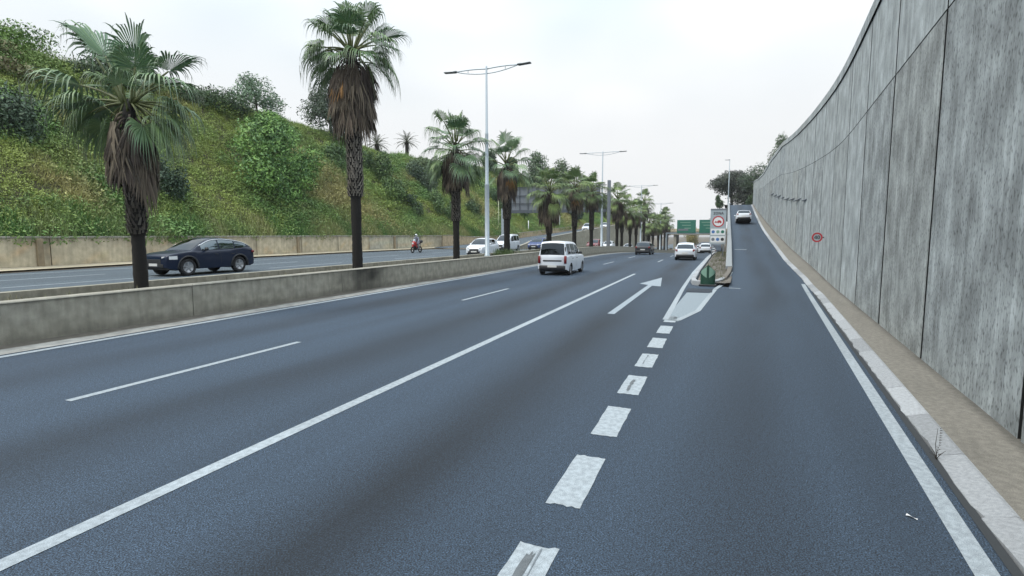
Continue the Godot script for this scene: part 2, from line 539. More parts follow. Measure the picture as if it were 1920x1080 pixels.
	# sandy verge under the low wall
	struct("verge", sheet(zs(26, -64, 1.5), func(z): return x_foot(z) + 0.02, func(z): return x_foot(z) + 1.3, 3, func(x, z): return 0.52 + 0.07 * clampf((x_foot(z) + 1.3 - x) / 1.3, 0, 1), func(p): return Color(1, 1, 1) * (0.85 + 0.3 * fine.get_noise_2d(p.x * 4, p.z * 2))), M.beige, "sandy strip between the opposite road and the low wall")
	# gutter along the median
	struct("gutter", sheet(zs(26, -200, 0.8), func(_z): return -13.0, func(_z): return -12.2, 16, func(x, z): return e_main(z) + 0.008 + 0.05 * clampf((-12.4 - x) / 0.5, 0, 1), func(p): return (Color(0.36, 0.32, 0.27) if p.x < -12.62 + 0.10 * fine.get_noise_2d(p.x, p.z * 4.0) else Color(1.05, 1.03, 0.98) * (0.9 + 0.3 * fine.get_noise_2d(p.x * 6, p.z * 5)))), M.pale_concrete, "pale dusty gutter at the foot of the median barrier")
	# pavement and kerb along the tall wall
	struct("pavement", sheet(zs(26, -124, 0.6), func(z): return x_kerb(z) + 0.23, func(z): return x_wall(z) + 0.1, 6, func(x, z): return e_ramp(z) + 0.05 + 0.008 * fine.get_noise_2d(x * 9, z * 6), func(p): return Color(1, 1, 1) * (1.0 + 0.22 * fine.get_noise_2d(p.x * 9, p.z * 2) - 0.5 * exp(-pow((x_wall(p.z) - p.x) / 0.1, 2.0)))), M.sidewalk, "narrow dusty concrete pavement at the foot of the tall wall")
	var kerb = Node3D.new()
	kerb.name = "kerb"
	add_child(kerb)
	kerb.set_meta("kind", "structure")
	kerb.set_meta("label", "pale whitewashed kerb between the road and the pavement")
	rng.seed = 9
	var z = 8.0
	while z > -121.0:
		var len = 1.3 if z > -45.0 else 6.0
		var z2 = z - len + 0.012
		var k = MB.new().tint(Color(1, 1, 1) * rng.randf_range(0.7, 1.08))
		var rings = []
		for i in 7:
			var zz = lerpf(z, z2, i / 6.0)
			var x0 = x_kerb(zz) + rng.randf_range(-0.02, 0.03)
			var x1 = x_kerb(zz) + 0.24
			var y0 = e_ramp(zz)
			var worn = rng.randf_range(-0.01, 0.01)
			rings.append([Vector3(x0, y0 - 0.05, zz), Vector3(x0 + 0.006, y0 + 0.012 + absf(worn) * 0.4, zz), Vector3(x0 + 0.05, y0 + 0.024 + worn * 0.5, zz), Vector3(x1 - 0.03, y0 + 0.062, zz), Vector3(x1, y0 + 0.056, zz), Vector3(x1, y0 - 0.05, zz)])
		k.loft(rings)
		obj("kerb_stone", k, M.kerb, kerb)
		z -= len
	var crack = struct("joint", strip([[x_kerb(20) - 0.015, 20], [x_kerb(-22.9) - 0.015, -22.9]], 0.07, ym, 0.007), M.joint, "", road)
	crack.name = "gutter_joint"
	# street-level ground behind the wall and past the crest
	struct("terrace", sheet(zs(26, -300, 4.0), func(z): return x_wall(z) + 0.5, func(z): return x_wall(z) + 90.0, 6, func(_x, zz): return e_ramp(zz) + h_wall(zz) - 0.5 if zz > -124.0 else 12.0), M.soil, "street-level ground behind the top of the tall wall")
	struct("crest_bank", sheet(zs(-117, -300, 3.0), func(zz): return x_left(zz) - 1.2 - (-117.0 - zz) * 0.07, func(zz): return maxf(x_kerb(zz) + 9.0, x_wall(zz) + 0.7), 10, func(x, zz): return e_ramp(zz) - 0.03 + maxf(0.0, absf(x - (x_left(zz) + x_kerb(zz)) * 0.5) - 2.4) * 0.15), M.soil, "earth bank carrying the top of the exit ramp")

func build_island():
	var b = sheet(zs(-24.6, -150, 1.0), func(z): return x_isle(z) + 0.2, func(z): return x_left(z) + 0.05, 6, func(x, z): return e_main(z) + 0.13 + 0.05 * fine.get_noise_2d(x * 9, z * 6), func(p): return Color(1, 1, 1) * (0.85 + 0.5 * fine.get_noise_2d(p.x * 5, p.z * 4)))
	struct("island", b, M.brown, "brown littered traffic island between the carriageway and the exit ramp")
	var k = MB.new()
	var rings = []
	for p in [[0.30, -27.6], [0.05, -25.6], [-0.2, -24.75], [-0.6, -24.4], [-0.95, -24.7], [-1.08, -26.0], [-1.08, -33], [-0.9, -47], [-0.72, -62], [-0.1, -108]]:
		rings.append(Vector2(p[0], p[1]))
	for i in rings.size() - 1:
		var n = int(maxf(1, (rings[i + 1] - rings[i]).length() / 1.0))
		for j in n:
			var p = rings[i].lerp(rings[i + 1], float(j) / n)
			var q = rings[i].lerp(rings[i + 1], (j + 0.985) / n)
			var m = (p + q) / 2
			var d = (q - p)
			k.tint(Color(1, 1, 1) * rng.randf_range(0.85, 1.05))
			k.box(Vector3(m.x, e_main(m.y) + 0.07, m.y), Vector3(0.22, 0.28, d.length()), Basis(Vector3.UP, atan2(d.x, d.y)), 0.025)
	struct("island_kerb", k, M.kerb, "pale kerb round the tip and left side of the traffic island")
	# dark worn patch in front of the island's tip
	var ym = func(_x, z): return e_main(z)
	struct("worn_patch", patch(ragged(-1.15, -0.2, -21.5, -22.95, 0.05), ym, 0.012, Color(0.62, 0.55, 0.52)), M.asphalt, "", get_node("main_road"))
	# retaining wall and pale parapet on the left of the ramp
	var w = thing("ramp_retaining_wall", "low brownish retaining wall with pale coping on the left side of the exit ramp", "wall")
	var face = MB.new()
	var cop = MB.new().tint(Color(0.68, 0.70, 0.70))
	var r1 = []
	var r2 = []
	for z in zs(-31.5, -119, 1.5):
		var x = x_left(z) - 0.14
		var y = e_ramp(z) + lerpf(0.06, 0.22, smoothstep(-31.5, -42.0, z))
		var y0 = e_main(z) - 0.1
		r1.append([Vector3(x - 0.13, y0, z), Vector3(x - 0.13, y, z), Vector3(x + 0.12, y, z), Vector3(x + 0.12, y0, z)])
		r2.append([Vector3(x - 0.18, y, z), Vector3(x - 0.18, y + 0.12, z), Vector3(x - 0.14, y + 0.15, z), Vector3(x + 0.14, y + 0.15, z), Vector3(x + 0.17, y + 0.12, z), Vector3(x + 0.17, y, z)])
	face.loft(r1)
	cop.loft(r2)
	obj("wall_face", face, M.brown, w)
	obj("coping", cop, M.kerb, w)
	var nose = MB.new()
	var rr = []
	for p in [[0.25, -26.6, 0.0], [0.48, -29.0, 0.03], [0.60, -31.4, 0.05]]:
		var y = e_ramp(p[1])
		rr.append([Vector3(p[0] - 0.14, y - 0.1, p[1]), Vector3(p[0] - 0.12, y + 0.14 + p[2], p[1]), Vector3(p[0] + 0.08, y + 0.14 + p[2], p[1]), Vector3(p[0] + 0.10, y - 0.1, p[1])])
	nose.loft(rr)
	obj("kerb_end", nose, M.brown, w)

func build_tall_wall():
	var w = thing("retaining_wall", "tall board-marked grey concrete retaining wall beside the exit ramp", "wall")
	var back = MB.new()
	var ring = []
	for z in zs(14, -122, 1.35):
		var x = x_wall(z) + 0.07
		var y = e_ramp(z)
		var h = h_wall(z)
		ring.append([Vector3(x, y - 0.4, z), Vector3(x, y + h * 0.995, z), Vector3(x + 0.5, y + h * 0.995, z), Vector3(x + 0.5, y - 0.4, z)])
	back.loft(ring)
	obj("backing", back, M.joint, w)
	rng.seed = 4
	for k in range(-6, 27):
		var z0 = -11.05 - 4.05 * k
		var z1 = z0 - 4.05
		for row in 3:
			var bb = MB.new()
			var g = rng.randf_range(0.84, 1.08)
			if row == 1: g *= rng.randf_range(0.98, 1.12)
			if k < 1 and row == 0: g *= 0.9
			if row > 0: g *= 1.06
			var warm = rng.randf_range(-0.035, 0.025)
			bb.tint(Color(g * (1.0 - warm * 0.6), g, g * (1.0 + warm)))
			var off = Vector2(rng.randf(), rng.randf())
			var gap = [0.065, 0.065, 0.06, 0.05, 0.03][posmod(k, 5)]
			if row > 0: gap *= 0.8
			if row == 2: gap = 0.012
			var a0 = z0 - gap
			var a1 = z1 + gap
			var nx = 6
			var fz = 0.0 if row < 2 else -0.05
			var th = [[0.13, 0.6565], [0.66, 0.954], [0.957, 1.0]][row]
			var cc = []
			for i in nx + 1:
				var z = lerpf(a0, a1, float(i) / nx)
				var h = h_wall(z)
				var x = x_wall(z) + fz
				var y0 = e_ramp(z) + (0.05 if row == 0 else h * th[0] + 0.002)
				var y1 = e_ramp(z) + h * th[1]
				cc.append([Vector3(x, y0, z), Vector3(x, y1, z), Vector3(x + 0.012, y1 + 0.012, z), Vector3(x + 0.2 + (0.45 if row == 2 else 0.0), y1 + 0.012, z)])
			for i in nx:
				var u0 = float(i) / nx * 4.0 / 6.2
				var u1 = float(i + 1) / nx * 4.0 / 6.2
				for j in 3:
					var p = [cc[i][j], cc[i + 1][j], cc[i + 1][j + 1], cc[i][j + 1]]
					var uv = func(u, q): return off + Vector2(u, -(q.y - e_ramp(z0)) / 6.2)
					bb.quad_uv(p[0], p[3], p[2], p[1], uv.call(u0, p[0]), uv.call(u0, p[3]), uv.call(u1, p[2]), uv.call(u1, p[1]))
			bb.tint(Color(0.16, 0.17, 0.18))  # panel sides tinted dark, painting in the shade of the recessed joint
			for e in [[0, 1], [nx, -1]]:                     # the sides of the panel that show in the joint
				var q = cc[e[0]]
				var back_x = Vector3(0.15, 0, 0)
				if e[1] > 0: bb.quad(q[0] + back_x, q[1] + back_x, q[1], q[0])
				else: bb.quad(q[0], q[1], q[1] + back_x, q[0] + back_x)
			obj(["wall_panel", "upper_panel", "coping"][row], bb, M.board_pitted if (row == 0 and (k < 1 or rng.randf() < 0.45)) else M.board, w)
	for k in range(6, 14):                               # dark ledges a few metres up the far part
		var z = -14.4 - 4.05 * k
		var l = MB.new()
		l.box(Vector3(x_wall(z) - 0.05, e_ramp(z) + 3.75 + 0.02 * (k % 3), z), Vector3(0.10, 0.08, [2.6, 3.0, 1.6, 3.4][k % 4]), Basis(Vector3.UP, 0.03), 0.02)
		obj("ledge", l, M.grey_panel, w)

func run_wall(parent, called, x: Callable, y0: Callable, y1: Callable, thick, z0, z1, step, m, tone, cap_h := 0.0, cap_m = null, gap := 0.02):
	var z = z0
	while z > z1 + 0.01:
		var zb = maxf(z - step, z1)
		var b = MB.new().soft()
		var n = int(maxf(2, (z - zb) / 0.45)) if z > -45 else 3
		var nv = 5
		var rr = []
		for i in n + 1:
			var zz = lerpf(z - gap * 0.5, zb + gap * 0.5, float(i) / n)
			var col = []
			for j in nv + 1: col.append(Vector3(x.call(zz), lerpf(y0.call(zz), y1.call(zz), float(j) / nv), zz))
			rr.append(col)
		for s in 2:
			var o = Vector3(thick * s * -1.0, 0, 0)
			for i in n:
				for j in nv:
					var p = [rr[i][j], rr[i + 1][j], rr[i + 1][j + 1], rr[i][j + 1]]
					for e in ([0, 2, 1, 0, 3, 2] if s == 0 else [0, 1, 2, 0, 2, 3]):
						b.vc(p[e] + o, tone.call(p[e]), Vector2.ZERO)
		b.flat()
		var t = Vector3(-thick, 0, 0)
		for i in n:
			b.tint(tone.call(rr[i][nv]))
			b.quad(rr[i][nv], rr[i + 1][nv], rr[i + 1][nv] + t, rr[i][nv] + t)
		for j in nv:
			b.quad(rr[0][j], rr[0][j + 1], rr[0][j + 1] + t, rr[0][j] + t)
			b.quad(rr[n][j], rr[n][j] + t, rr[n][j + 1] + t, rr[n][j + 1])
		obj(called, b, m, parent)
		if cap_h > 0.0:
			var c = MB.new().tint(Color(1, 1, 1) * rng.randf_range(1.12, 1.25))
			var r2 = []
			for i in n + 1:
				var q = rr[i][nv]
				r2.append([q + Vector3(0.03, 0.003, 0), q + Vector3(0.03, cap_h - 0.02, 0), q + Vector3(0.01, cap_h, 0), q + t + Vector3(-0.01, cap_h, 0), q + t + Vector3(-0.03, cap_h - 0.02, 0), q + t + Vector3(-0.03, 0.003, 0)])
			c.loft(r2)
			obj("coping", c, cap_m, parent)
		z = zb

func build_median():
	rng.seed = 15
	var stain = func(p):
		var s = 1.0 + 0.05 * fine.get_noise_2d(p.z * 2.0, p.y * 6.0) + 0.05 * fine.get_noise_2d(p.z * 14.0 + 90.0, p.y * 3.0)
		var hgt = p.y - e_main(p.z)
		var n = fine.get_noise_2d(p.z * 5.0 + 40.0, 3.0)
		if hgt < 0.2 + 0.08 * n: s *= 0.7                          # splash of road dirt
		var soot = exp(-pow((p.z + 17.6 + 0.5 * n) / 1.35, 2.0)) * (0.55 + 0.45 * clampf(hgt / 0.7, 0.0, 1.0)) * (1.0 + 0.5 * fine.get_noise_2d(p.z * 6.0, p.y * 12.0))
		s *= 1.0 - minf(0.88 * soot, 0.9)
		return Color(s, s * 0.995, s * 0.97)
	var b = thing("median_barrier", "near grey concrete barrier wall of the palm-planted median", "barrier")
	run_wall(b, "barrier_section", func(z): return -12.93 - 0.0 * z, func(z): return e_main(z) - 0.05, func(z): return e_main(z) + 0.86, 0.3, 14.0, -40.0, 6.0, M.concrete, stain, 0.035, M.concrete)
	run_wall(b, "barrier_section", func(z): return -12.93 - 0.0 * z, func(z): return e_main(z) - 0.05, func(z): return e_main(z) + 0.86, 0.3, -40.0, -190.0, 12.0, M.concrete, stain, 0.035, M.concrete)
	var c = thing("opposite_barrier", "far grey concrete barrier on the other side of the median palms", "barrier")
	run_wall(c, "barrier_section", func(_z): return -15.2, func(z): return e_main(z) - 0.05, func(z): return e_main(z) + 0.88, 0.28, 14.0, -190.0, 9.0, M.concrete, func(p): return Color(0.95, 0.95, 0.92) * (0.95 + 0.2 * fine.get_noise_2d(p.z * 3, p.y * 9)), 0.0)
	struct("median_soil", sheet(zs(14, -190, 1.0), func(_z): return -15.2, func(_z): return -13.22, 4, func(x, z): return e_main(z) + 0.60 + 0.05 * fine.get_noise_2d(x * 12, z * 8), func(p): return Color(1.1, 1.0, 0.85) * (0.9 + 0.4 * fine.get_noise_2d(p.x * 6, p.z * 4))), M.soil, "dry soil strip of the median between the two barriers")

func build_low_wall():
	rng.seed = 23
	var w = thing("low_wall", "low beige concrete wall with stained panels at the foot of the hillside", "wall")
	var stain = func(p):
		var hgt = (p.y - 0.4) / 1.7
		var s = 0.98 + 0.22 * fine.get_noise_2d(p.z * 2.0, p.y * 5.0) + 0.16 * fine.get_noise_2d(p.z * 16.0, p.y * 0.8)
		var panel = fine.get_noise_2d(floorf((p.z + 1.9) / 5.13) * 77.0, 5.0)
		var rust = clampf(fine.get_noise_2d(p.z * 7.0 + 30.0, p.y * 7.0) * 2.0 - 0.35 + (0.5 - hgt) * 0.5, 0.0, 1.0)
		if hgt > 0.86 + 0.07 * fine.get_noise_2d(p.z * 9.0, 1.0): s *= 0.72
		var j = absf(fposmod(p.z + 1.9, 5.13) - 0.12)
		if j < 0.16: s *= 0.6
		var c = Color(s, s, s)
		if panel > 0.16: c = Color(s * 0.86, s * 0.95, s * 1.1)
		return Color(c.r * (1.0 + 0.06 * rust), c.g * (1.0 - 0.13 * rust), c.b * (1.0 - 0.28 * rust))
	run_wall(w, "wall_panel", x_foot, func(_z): return 0.35, func(_z): return 2.02, 0.3, 13.49, -63.45, 5.13, M.beige, stain, 0.1, M.concrete, 0.05)
	for i in 3:
		var z = [-16.75, -37.3, -52.6][i]
		var p = MB.new().tint(Color(0.55, 0.5, 0.45))
		p.box(Vector3(x_foot(z) + 0.07, 1.2, z), Vector3(0.16, 1.6, 0.28), Basis.IDENTITY, 0.02)
		obj("drain_pilaster", p, M.beige, w)

func build_far_roads():
	rng.seed = 31
	var ys = func(_x, z): return e_slip(z)
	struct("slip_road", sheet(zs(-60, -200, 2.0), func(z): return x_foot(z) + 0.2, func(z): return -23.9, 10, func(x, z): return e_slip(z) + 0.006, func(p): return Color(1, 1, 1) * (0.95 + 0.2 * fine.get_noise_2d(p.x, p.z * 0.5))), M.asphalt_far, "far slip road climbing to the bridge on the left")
	var w = thing("slip_road_wall", "beige retaining wall carrying the far slip road up behind the palms", "wall")
	run_wall(w, "wall_panel", func(_z): return -23.6, func(z): return e_opp(z) - 0.1, func(z): return e_slip(z) + 0.75 * smoothstep(-62.0, -72.0, z), 0.3, -63.0, -183.0, 8.0, M.beige, func(p): return Color(0.72, 0.77, 0.84) * (0.95 + 0.25 * fine.get_noise_2d(p.z * 3, p.y * 4)), 0.1, M.concrete)
	var p = thing("slip_road_parapet", "low reddish-beige parapet on the hill side of the climbing slip road", "wall")
	run_wall(p, "wall_panel", func(z): return x_foot(z), func(z): return e_slip(z) - 0.3, func(z): return e_slip(z) + lerpf(1.45, 0.85, smoothstep(-63.6, -75.0, z)), 0.3, -63.6, -200.0, 8.0, M.beige, func(q): return Color(0.98, 0.88, 0.8) * (0.95 + 0.25 * fine.get_noise_2d(q.z * 3, q.y * 4)), 0.08, M.concrete)
	# the bridge that crosses far ahead
	var b = thing("road_bridge", "beige concrete road bridge with a dark underpass crossing far ahead", "bridge", Vector3(0, 0, -190))
	var d = MB.new()
	d.box(Vector3(-14, 2.65, 0), Vector3(62, 1.1, 13), Basis.IDENTITY, 0.06)
	obj("deck", d, M.concrete, b)
	for s in [-1, 1]:
		d = MB.new()
		d.box(Vector3(-14, 3.66, s * 6.6), Vector3(62, 0.95, 0.25), Basis.IDENTITY, 0.04)
		obj("parapet", d, M.beige, b)
	for x in [-23.5, -13.8, 2.4]:
		d = MB.new()
		d.box(Vector3(x, -0.8, 0), Vector3(0.9, 5.9, 12), Basis.IDENTITY, 0.05)
		obj("pier", d, M.concrete, b)
	for x in [-43.0, 15.0]:
		d = MB.new()
		d.box(Vector3(x, -0.6, 0), Vector3(4, 5.6, 13.2))
		obj("abutment", d, M.concrete, b)

# ---------------------------------------------------------------- palms
const GREEN_A := Color(0.09, 0.17, 0.095)
const GREEN_B := Color(0.21, 0.31, 0.115)

func fan_frond(elev: float, petiole: float, blade: float, droop: float, nseg: int, spread: float, mood: float) -> ArrayMesh:
	# a fan leaf that leaves the origin towards +z at this elevation; gravity bends its stalk and lets its tips hang
	var b = MB.new().soft()
	var pts = []
	var rad = []
	var p = Vector3.ZERO
	var a = elev
	for i in 7:
		pts.append(p)
		rad.append(lerpf(0.045, 0.018, i / 6.0))
		p += Vector3(0, sin(a), cos(a)) * petiole / 6.0
		a -= droop * 0.07 * cos(a)
	b.tint(Color(0.11, 0.13, 0.05))
	b.tube(pts, rad, 5)
	var h: Vector3 = pts[-1]
	var d = Vector3(0, sin(a), cos(a))
	var side = Vector3.RIGHT
	var n = side.cross(d) * -1.0
	if n.y < 0 and elev < 1.2: n = -n
	n = d.cross(side)
	if n.y < 0: n = -n
	for i in nseg:
		var ph = lerpf(-spread, spread, (i + 0.5) / nseg)
		var q = absf(ph) / spread
		var u = (d * cos(ph) + side * sin(ph) + n * (0.28 * sin(ph) * sin(ph))).normalized()
		var w = (side * cos(ph) - d * sin(ph)).normalized()
		var ln = blade * (1.0 - 0.30 * q * q) * rng.randf_range(0.88, 1.08)
		var hang = droop * rng.randf_range(0.45, 1.15) * blade
		var rows = []
		var cmix = clampf(mood + rng.randf_range(-0.25, 0.25), 0.0, 1.0)
		var c0 = GREEN_A.lerp(GREEN_B, cmix)
		var half = tan(spread / nseg) * 0.86
		for s in [0.04, 0.3, 0.52, 0.7, 0.86, 1.0]:
			var t = maxf(0.0, s - 0.42) / 0.58
			var pos = h + u * ln * (s - 0.22 * t * t * droop) + Vector3(0, -hang * t * t * 0.62, 0)
			var hw = half * ln * minf(s, 0.52) * (1.0 - smoothstep(0.5, 1.0, s) * 0.93)
			var ridge = n * hw * 0.55 * (1.0 if i % 2 == 0 else -1.0)
			rows.append([pos - w * hw, pos + ridge, pos + w * hw, c0.lerp(Color(0.17, 0.22, 0.19), smoothstep(0.55, 1.0, s) * 0.6)])
		for r in rows.size() - 1:
			var e = rows[r]
			var f = rows[r + 1]
			for k in 2:
				for x in [[e, k], [f, k], [f, k + 1], [e, k], [f, k + 1], [e, k + 1]]:
					b.vc(x[0][x[1]], x[0][3])
		if rng.randf() < 0.5:                                   # threads that hang from the tips
			var tp = rows[-2][1]
			var c = Color(0.16, 0.17, 0.13)
			var o = Vector3(0.006, 0, 0.004)
			var lo = tp + Vector3(rng.randf_range(-0.03, 0.03), -rng.randf_range(0.1, 0.28) * (0.4 + droop), rng.randf_range(-0.03, 0.03))
			for x in [tp - o, tp + o, lo]: b.vc(x, c)
	return b.done()

func dead_frond(length: float, tone: Color) -> ArrayMesh:
	# a dry leaf hanging against the trunk, top at the origin, leaning towards +z
	var b = MB.new().soft()
	b.tint(tone * 0.9)
	b.tube([Vector3.ZERO, Vector3(0, -0.10, 0.10), Vector3(0, -0.35, 0.17)], [0.03, 0.025, 0.02], 5)
	for i in 13:
		var x = lerpf(-1, 1, i / 12.0)
		var c = tone * rng.randf_range(0.6, 1.35)
		c.a = 1.0
		var ln = length * rng.randf_range(0.7, 1.05) * (1.0 - 0.2 * absf(x))
		var rows = []
		var tw = rng.randf_range(-0.06, 0.06)
		for s in [0.0, 0.3, 0.65, 1.0]:
			var pos = Vector3(x * (0.05 + 0.26 * s) + tw * s, -0.33 - ln * s, 0.17 + 0.10 * s - 0.12 * s * s + rng.randf_range(-0.03, 0.05))
			var hw = [0.016, 0.034, 0.028, 0.004][rows.size()]
			rows.append([pos - Vector3(hw, 0, 0), pos + Vector3(0, 0, hw * 0.8), pos + Vector3(hw, 0, 0)])
		for r in 3:
			for k in 2:
				for e in [rows[r][k], rows[r][k + 1], rows[r + 1][k + 1], rows[r][k], rows[r + 1][k + 1], rows[r + 1][k]]:
					b.vc(e, c)
	return b.done()

var fronds := []        # [elevation in degrees, mesh]
var deads := []
var oranges := []

func make_fronds():
	rng.seed = 100
	for e in [84, 66, 48, 30, 12, -8, -28, -48, -66]:
		for k in 3:
			fronds.append([float(e), fan_frond(deg_to_rad(e), rng.randf_range(0.85, 1.15), rng.randf_range(1.0, 1.25), [0.6, 0.9, 1.15][k] + (0.15 if e < 20 else 0.0), 34, deg_to_rad([105, 118, 96][k]), [0.15, 0.35, 0.6][k])])
	for k in 5:
		deads.append(dead_frond(rng.randf_range(0.9, 1.35), [Color(0.075, 0.060, 0.048), Color(0.125, 0.10, 0.078), Color(0.05, 0.042, 0.037), Color(0.15, 0.125, 0.095), Color(0.068, 0.055, 0.05)][k]))
	for k in 2:
		oranges.append(dead_frond(1.15, [Color(0.22, 0.12, 0.045), Color(0.20, 0.17, 0.06)][k]))

func palm_trunk(hgt: float, low: float, r_low: float, r_up: float) -> ArrayMesh:
	var b = MB.new().soft()
	var prof = [[r_low * 1.18, -0.1], [r_low * 1.08, 0.12], [r_low * 1.01, 0.4]]
	var y = 0.6
	while y < low:
		prof.append([r_low * (1.0 + 0.04 * sin(y * 23.0) + 0.04 * sin(y * 3.1)), y])
		y += 0.12
	prof.append([r_low * 1.02, low])
	prof.append([r_up * 0.93, low + 0.12])
	prof.append([r_up * 0.9, hgt - 0.9])
	prof.append([r_up * 0.6, hgt - 0.3])
	prof.append([r_up * 0.3, hgt])
	b.tint(Color(0.036, 0.033, 0.031))
	b.lathe(prof, 14)
	return b.done()

func palm_boots(y0: float, y1: float, r: float, pale: float) -> ArrayMesh:
	# the cut leaf bases that wrap the upper trunk in a lattice
	var b = MB.new()
	var row = 0
	var y = y0
	while y < y1:
		for j in 15:
			var a = TAU * (j + 0.5 * (row % 2)) / 15.0 + rng.randf_range(-0.06, 0.06)
			var o = Vector3(cos(a), 0, sin(a))
			var s = Vector3(-sin(a), 0, cos(a))
			var base = o * r * 0.93 + Vector3(0, y + rng.randf_range(-0.02, 0.02), 0)
			var out = rng.randf_range(0.03, 0.09)
			var tip = base + o * out + Vector3(0, rng.randf_range(0.13, 0.22), 0) + s * rng.randf_range(-0.06, 0.06)
			var w = s * rng.randf_range(0.022, 0.042)
			var k = rng.randf_range(0.5, 1.4) * pale
			b.tint(Color(0.17 * k, 0.155 * k, 0.14 * k))
			b.quad(base - w, base + w, tip + w * 0.5, tip - w * 0.5)
			b.tint(Color(0.03, 0.027, 0.025))
			b.quad(tip - w * 0.5, tip + w * 0.5, base + w * 0.8 + Vector3(0, 0.16, 0) - o * 0.03, base - w * 0.8 + Vector3(0, 0.16, 0) - o * 0.03)
		y += 0.105
		row += 1
	return b.done()

func palm(label: String, z: float, at_x: float, s: Dictionary, detailed: bool):
	var t = thing("palm_tree", label, "palm tree", Vector3(at_x, e_main(z) + 0.58, z), 0.0, "fan palms along the median")
	rng.seed = int(-z * 10.0) + 7
	s.crown += 0.2; s.low += 0.2; s.skirt += 0.2
	var lean = Vector3(rng.randf_range(-0.012, 0.012), 1, rng.randf_range(-0.01, 0.01))
	put("trunk", palm_trunk(s.crown, s.low, s.r, s.ru), M.bark, t)
	stuffed(put("leaf_bases", palm_boots(s.low + 0.05, s.skirt + 0.9, s.ru, s.pale), M.dead, t), "", false)
	var live = []      # [mesh, transform]
	var dry = []
	for f in s.get("set", []):                         # leaves whose direction the photo shows: azimuth, elevation, scale
		live.append([f[0], f[1], f[2], Vector3(0, s.crown - 0.1, 0), f[3] if f.size() > 3 else -1])
	var n: int = s.n
	for i in n:
		var k = float(i) / n
		var elev = lerpf(s.get("top", 82.0), s.get("bottom", -50.0), pow(k, s.get("bias", 0.85)))
		live.append([rad_to_deg(2.39996 * i + rng.randf_range(-0.3, 0.3)), elev + rng.randf_range(-9, 9), s.size * rng.randf_range(0.82, 1.12), Vector3(0, s.crown + lerpf(0.1, -0.9, k) * s.get("stack", 1.0), 0), -1])
	var merged := SurfaceTool.new()
	merged.begin(Mesh.PRIMITIVE_TRIANGLES)
	for f in live:
		var best = 0
		for j in range(0, fronds.size(), 3):
			if absf(fronds[j][0] - f[1]) < absf(fronds[best][0] - f[1]): best = j
		var pick = rng.randi() % 3
		var mesh = fronds[best + (pick if f[4] < 0 else f[4])][1]
		var b = Basis(Vector3.UP, deg_to_rad(f[0])).scaled(Vector3.ONE * f[2])
		var o = Vector3(sin(deg_to_rad(f[0])), 0, cos(deg_to_rad(f[0]))) * 0.12 + f[3]
		if detailed:
			var fr = put("frond", mesh, M.frond if z > -40.0 else M.frond_far, t)
			fr.transform = Transform3D(b, o)
		else: merged.append_from(mesh, 0, Transform3D(b, o))
	if not detailed:
		put("crown", merged.commit(), M.frond_far, t)
		merged = SurfaceTool.new()
		merged.begin(Mesh.PRIMITIVE_TRIANGLES)
	var nd: int = s.nd
	for i in nd:
		var k = (i + 0.5) / nd
		var y = lerpf(s.crown - 0.35, s.skirt + 1.15, k)
		var a = 2.39996 * i + rng.randf_range(-0.25, 0.25)
		var flare = s.get("flare", 0.16) * (1.0 - 0.45 * k)
		var mesh = deads[rng.randi() % deads.size()]
		if s.get("orange", 0) > 0 and i < s.orange: 
			mesh = oranges[i % 2]
			a = deg_to_rad(s.get("orange_at", 40.0)) + (i - 1) * 0.35
			flare += 0.12
			y = s.crown - 0.9
		var b = Basis(Vector3.UP, a) * Basis(Vector3.RIGHT, -flare - rng.randf_range(0.0, 0.12))
		b = b.scaled(Vector3(1.0, rng.randf_range(0.85, 1.2), 1.0) * s.get("dsize", 1.0))
		var o = Vector3(sin(a), 0, cos(a)) * (s.ru * 0.75) + Vector3(0, y, 0)
		if detailed:
			var fr = put("dead_frond", mesh, M.dead, t)
			fr.transform = Transform3D(b, o)
			if s.get("orange", 0) > 0 and i < s.orange: fr.set_meta("label", "orange-brown dead frond")
		else: merged.append_from(mesh, 0, Transform3D(b, o))
	if not detailed: put("dead_frond_skirt", merged.commit(), M.dead, t)

func toward(alpha: float, depth: float) -> Vector2:       # azimuth and elevation of a leaf that leans this way across the road (alpha from the right) and away from it (depth)
	var right = Vector3(0.932, 0, -0.362)
	var fw = Vector3(-0.362, 0, -0.932)
	var d = (right * cos(deg_to_rad(alpha)) + Vector3.UP * sin(deg_to_rad(alpha)) + fw * depth).normalized()
	return Vector2(rad_to_deg(atan2(d.x, d.z)), rad_to_deg(asin(d.y)))

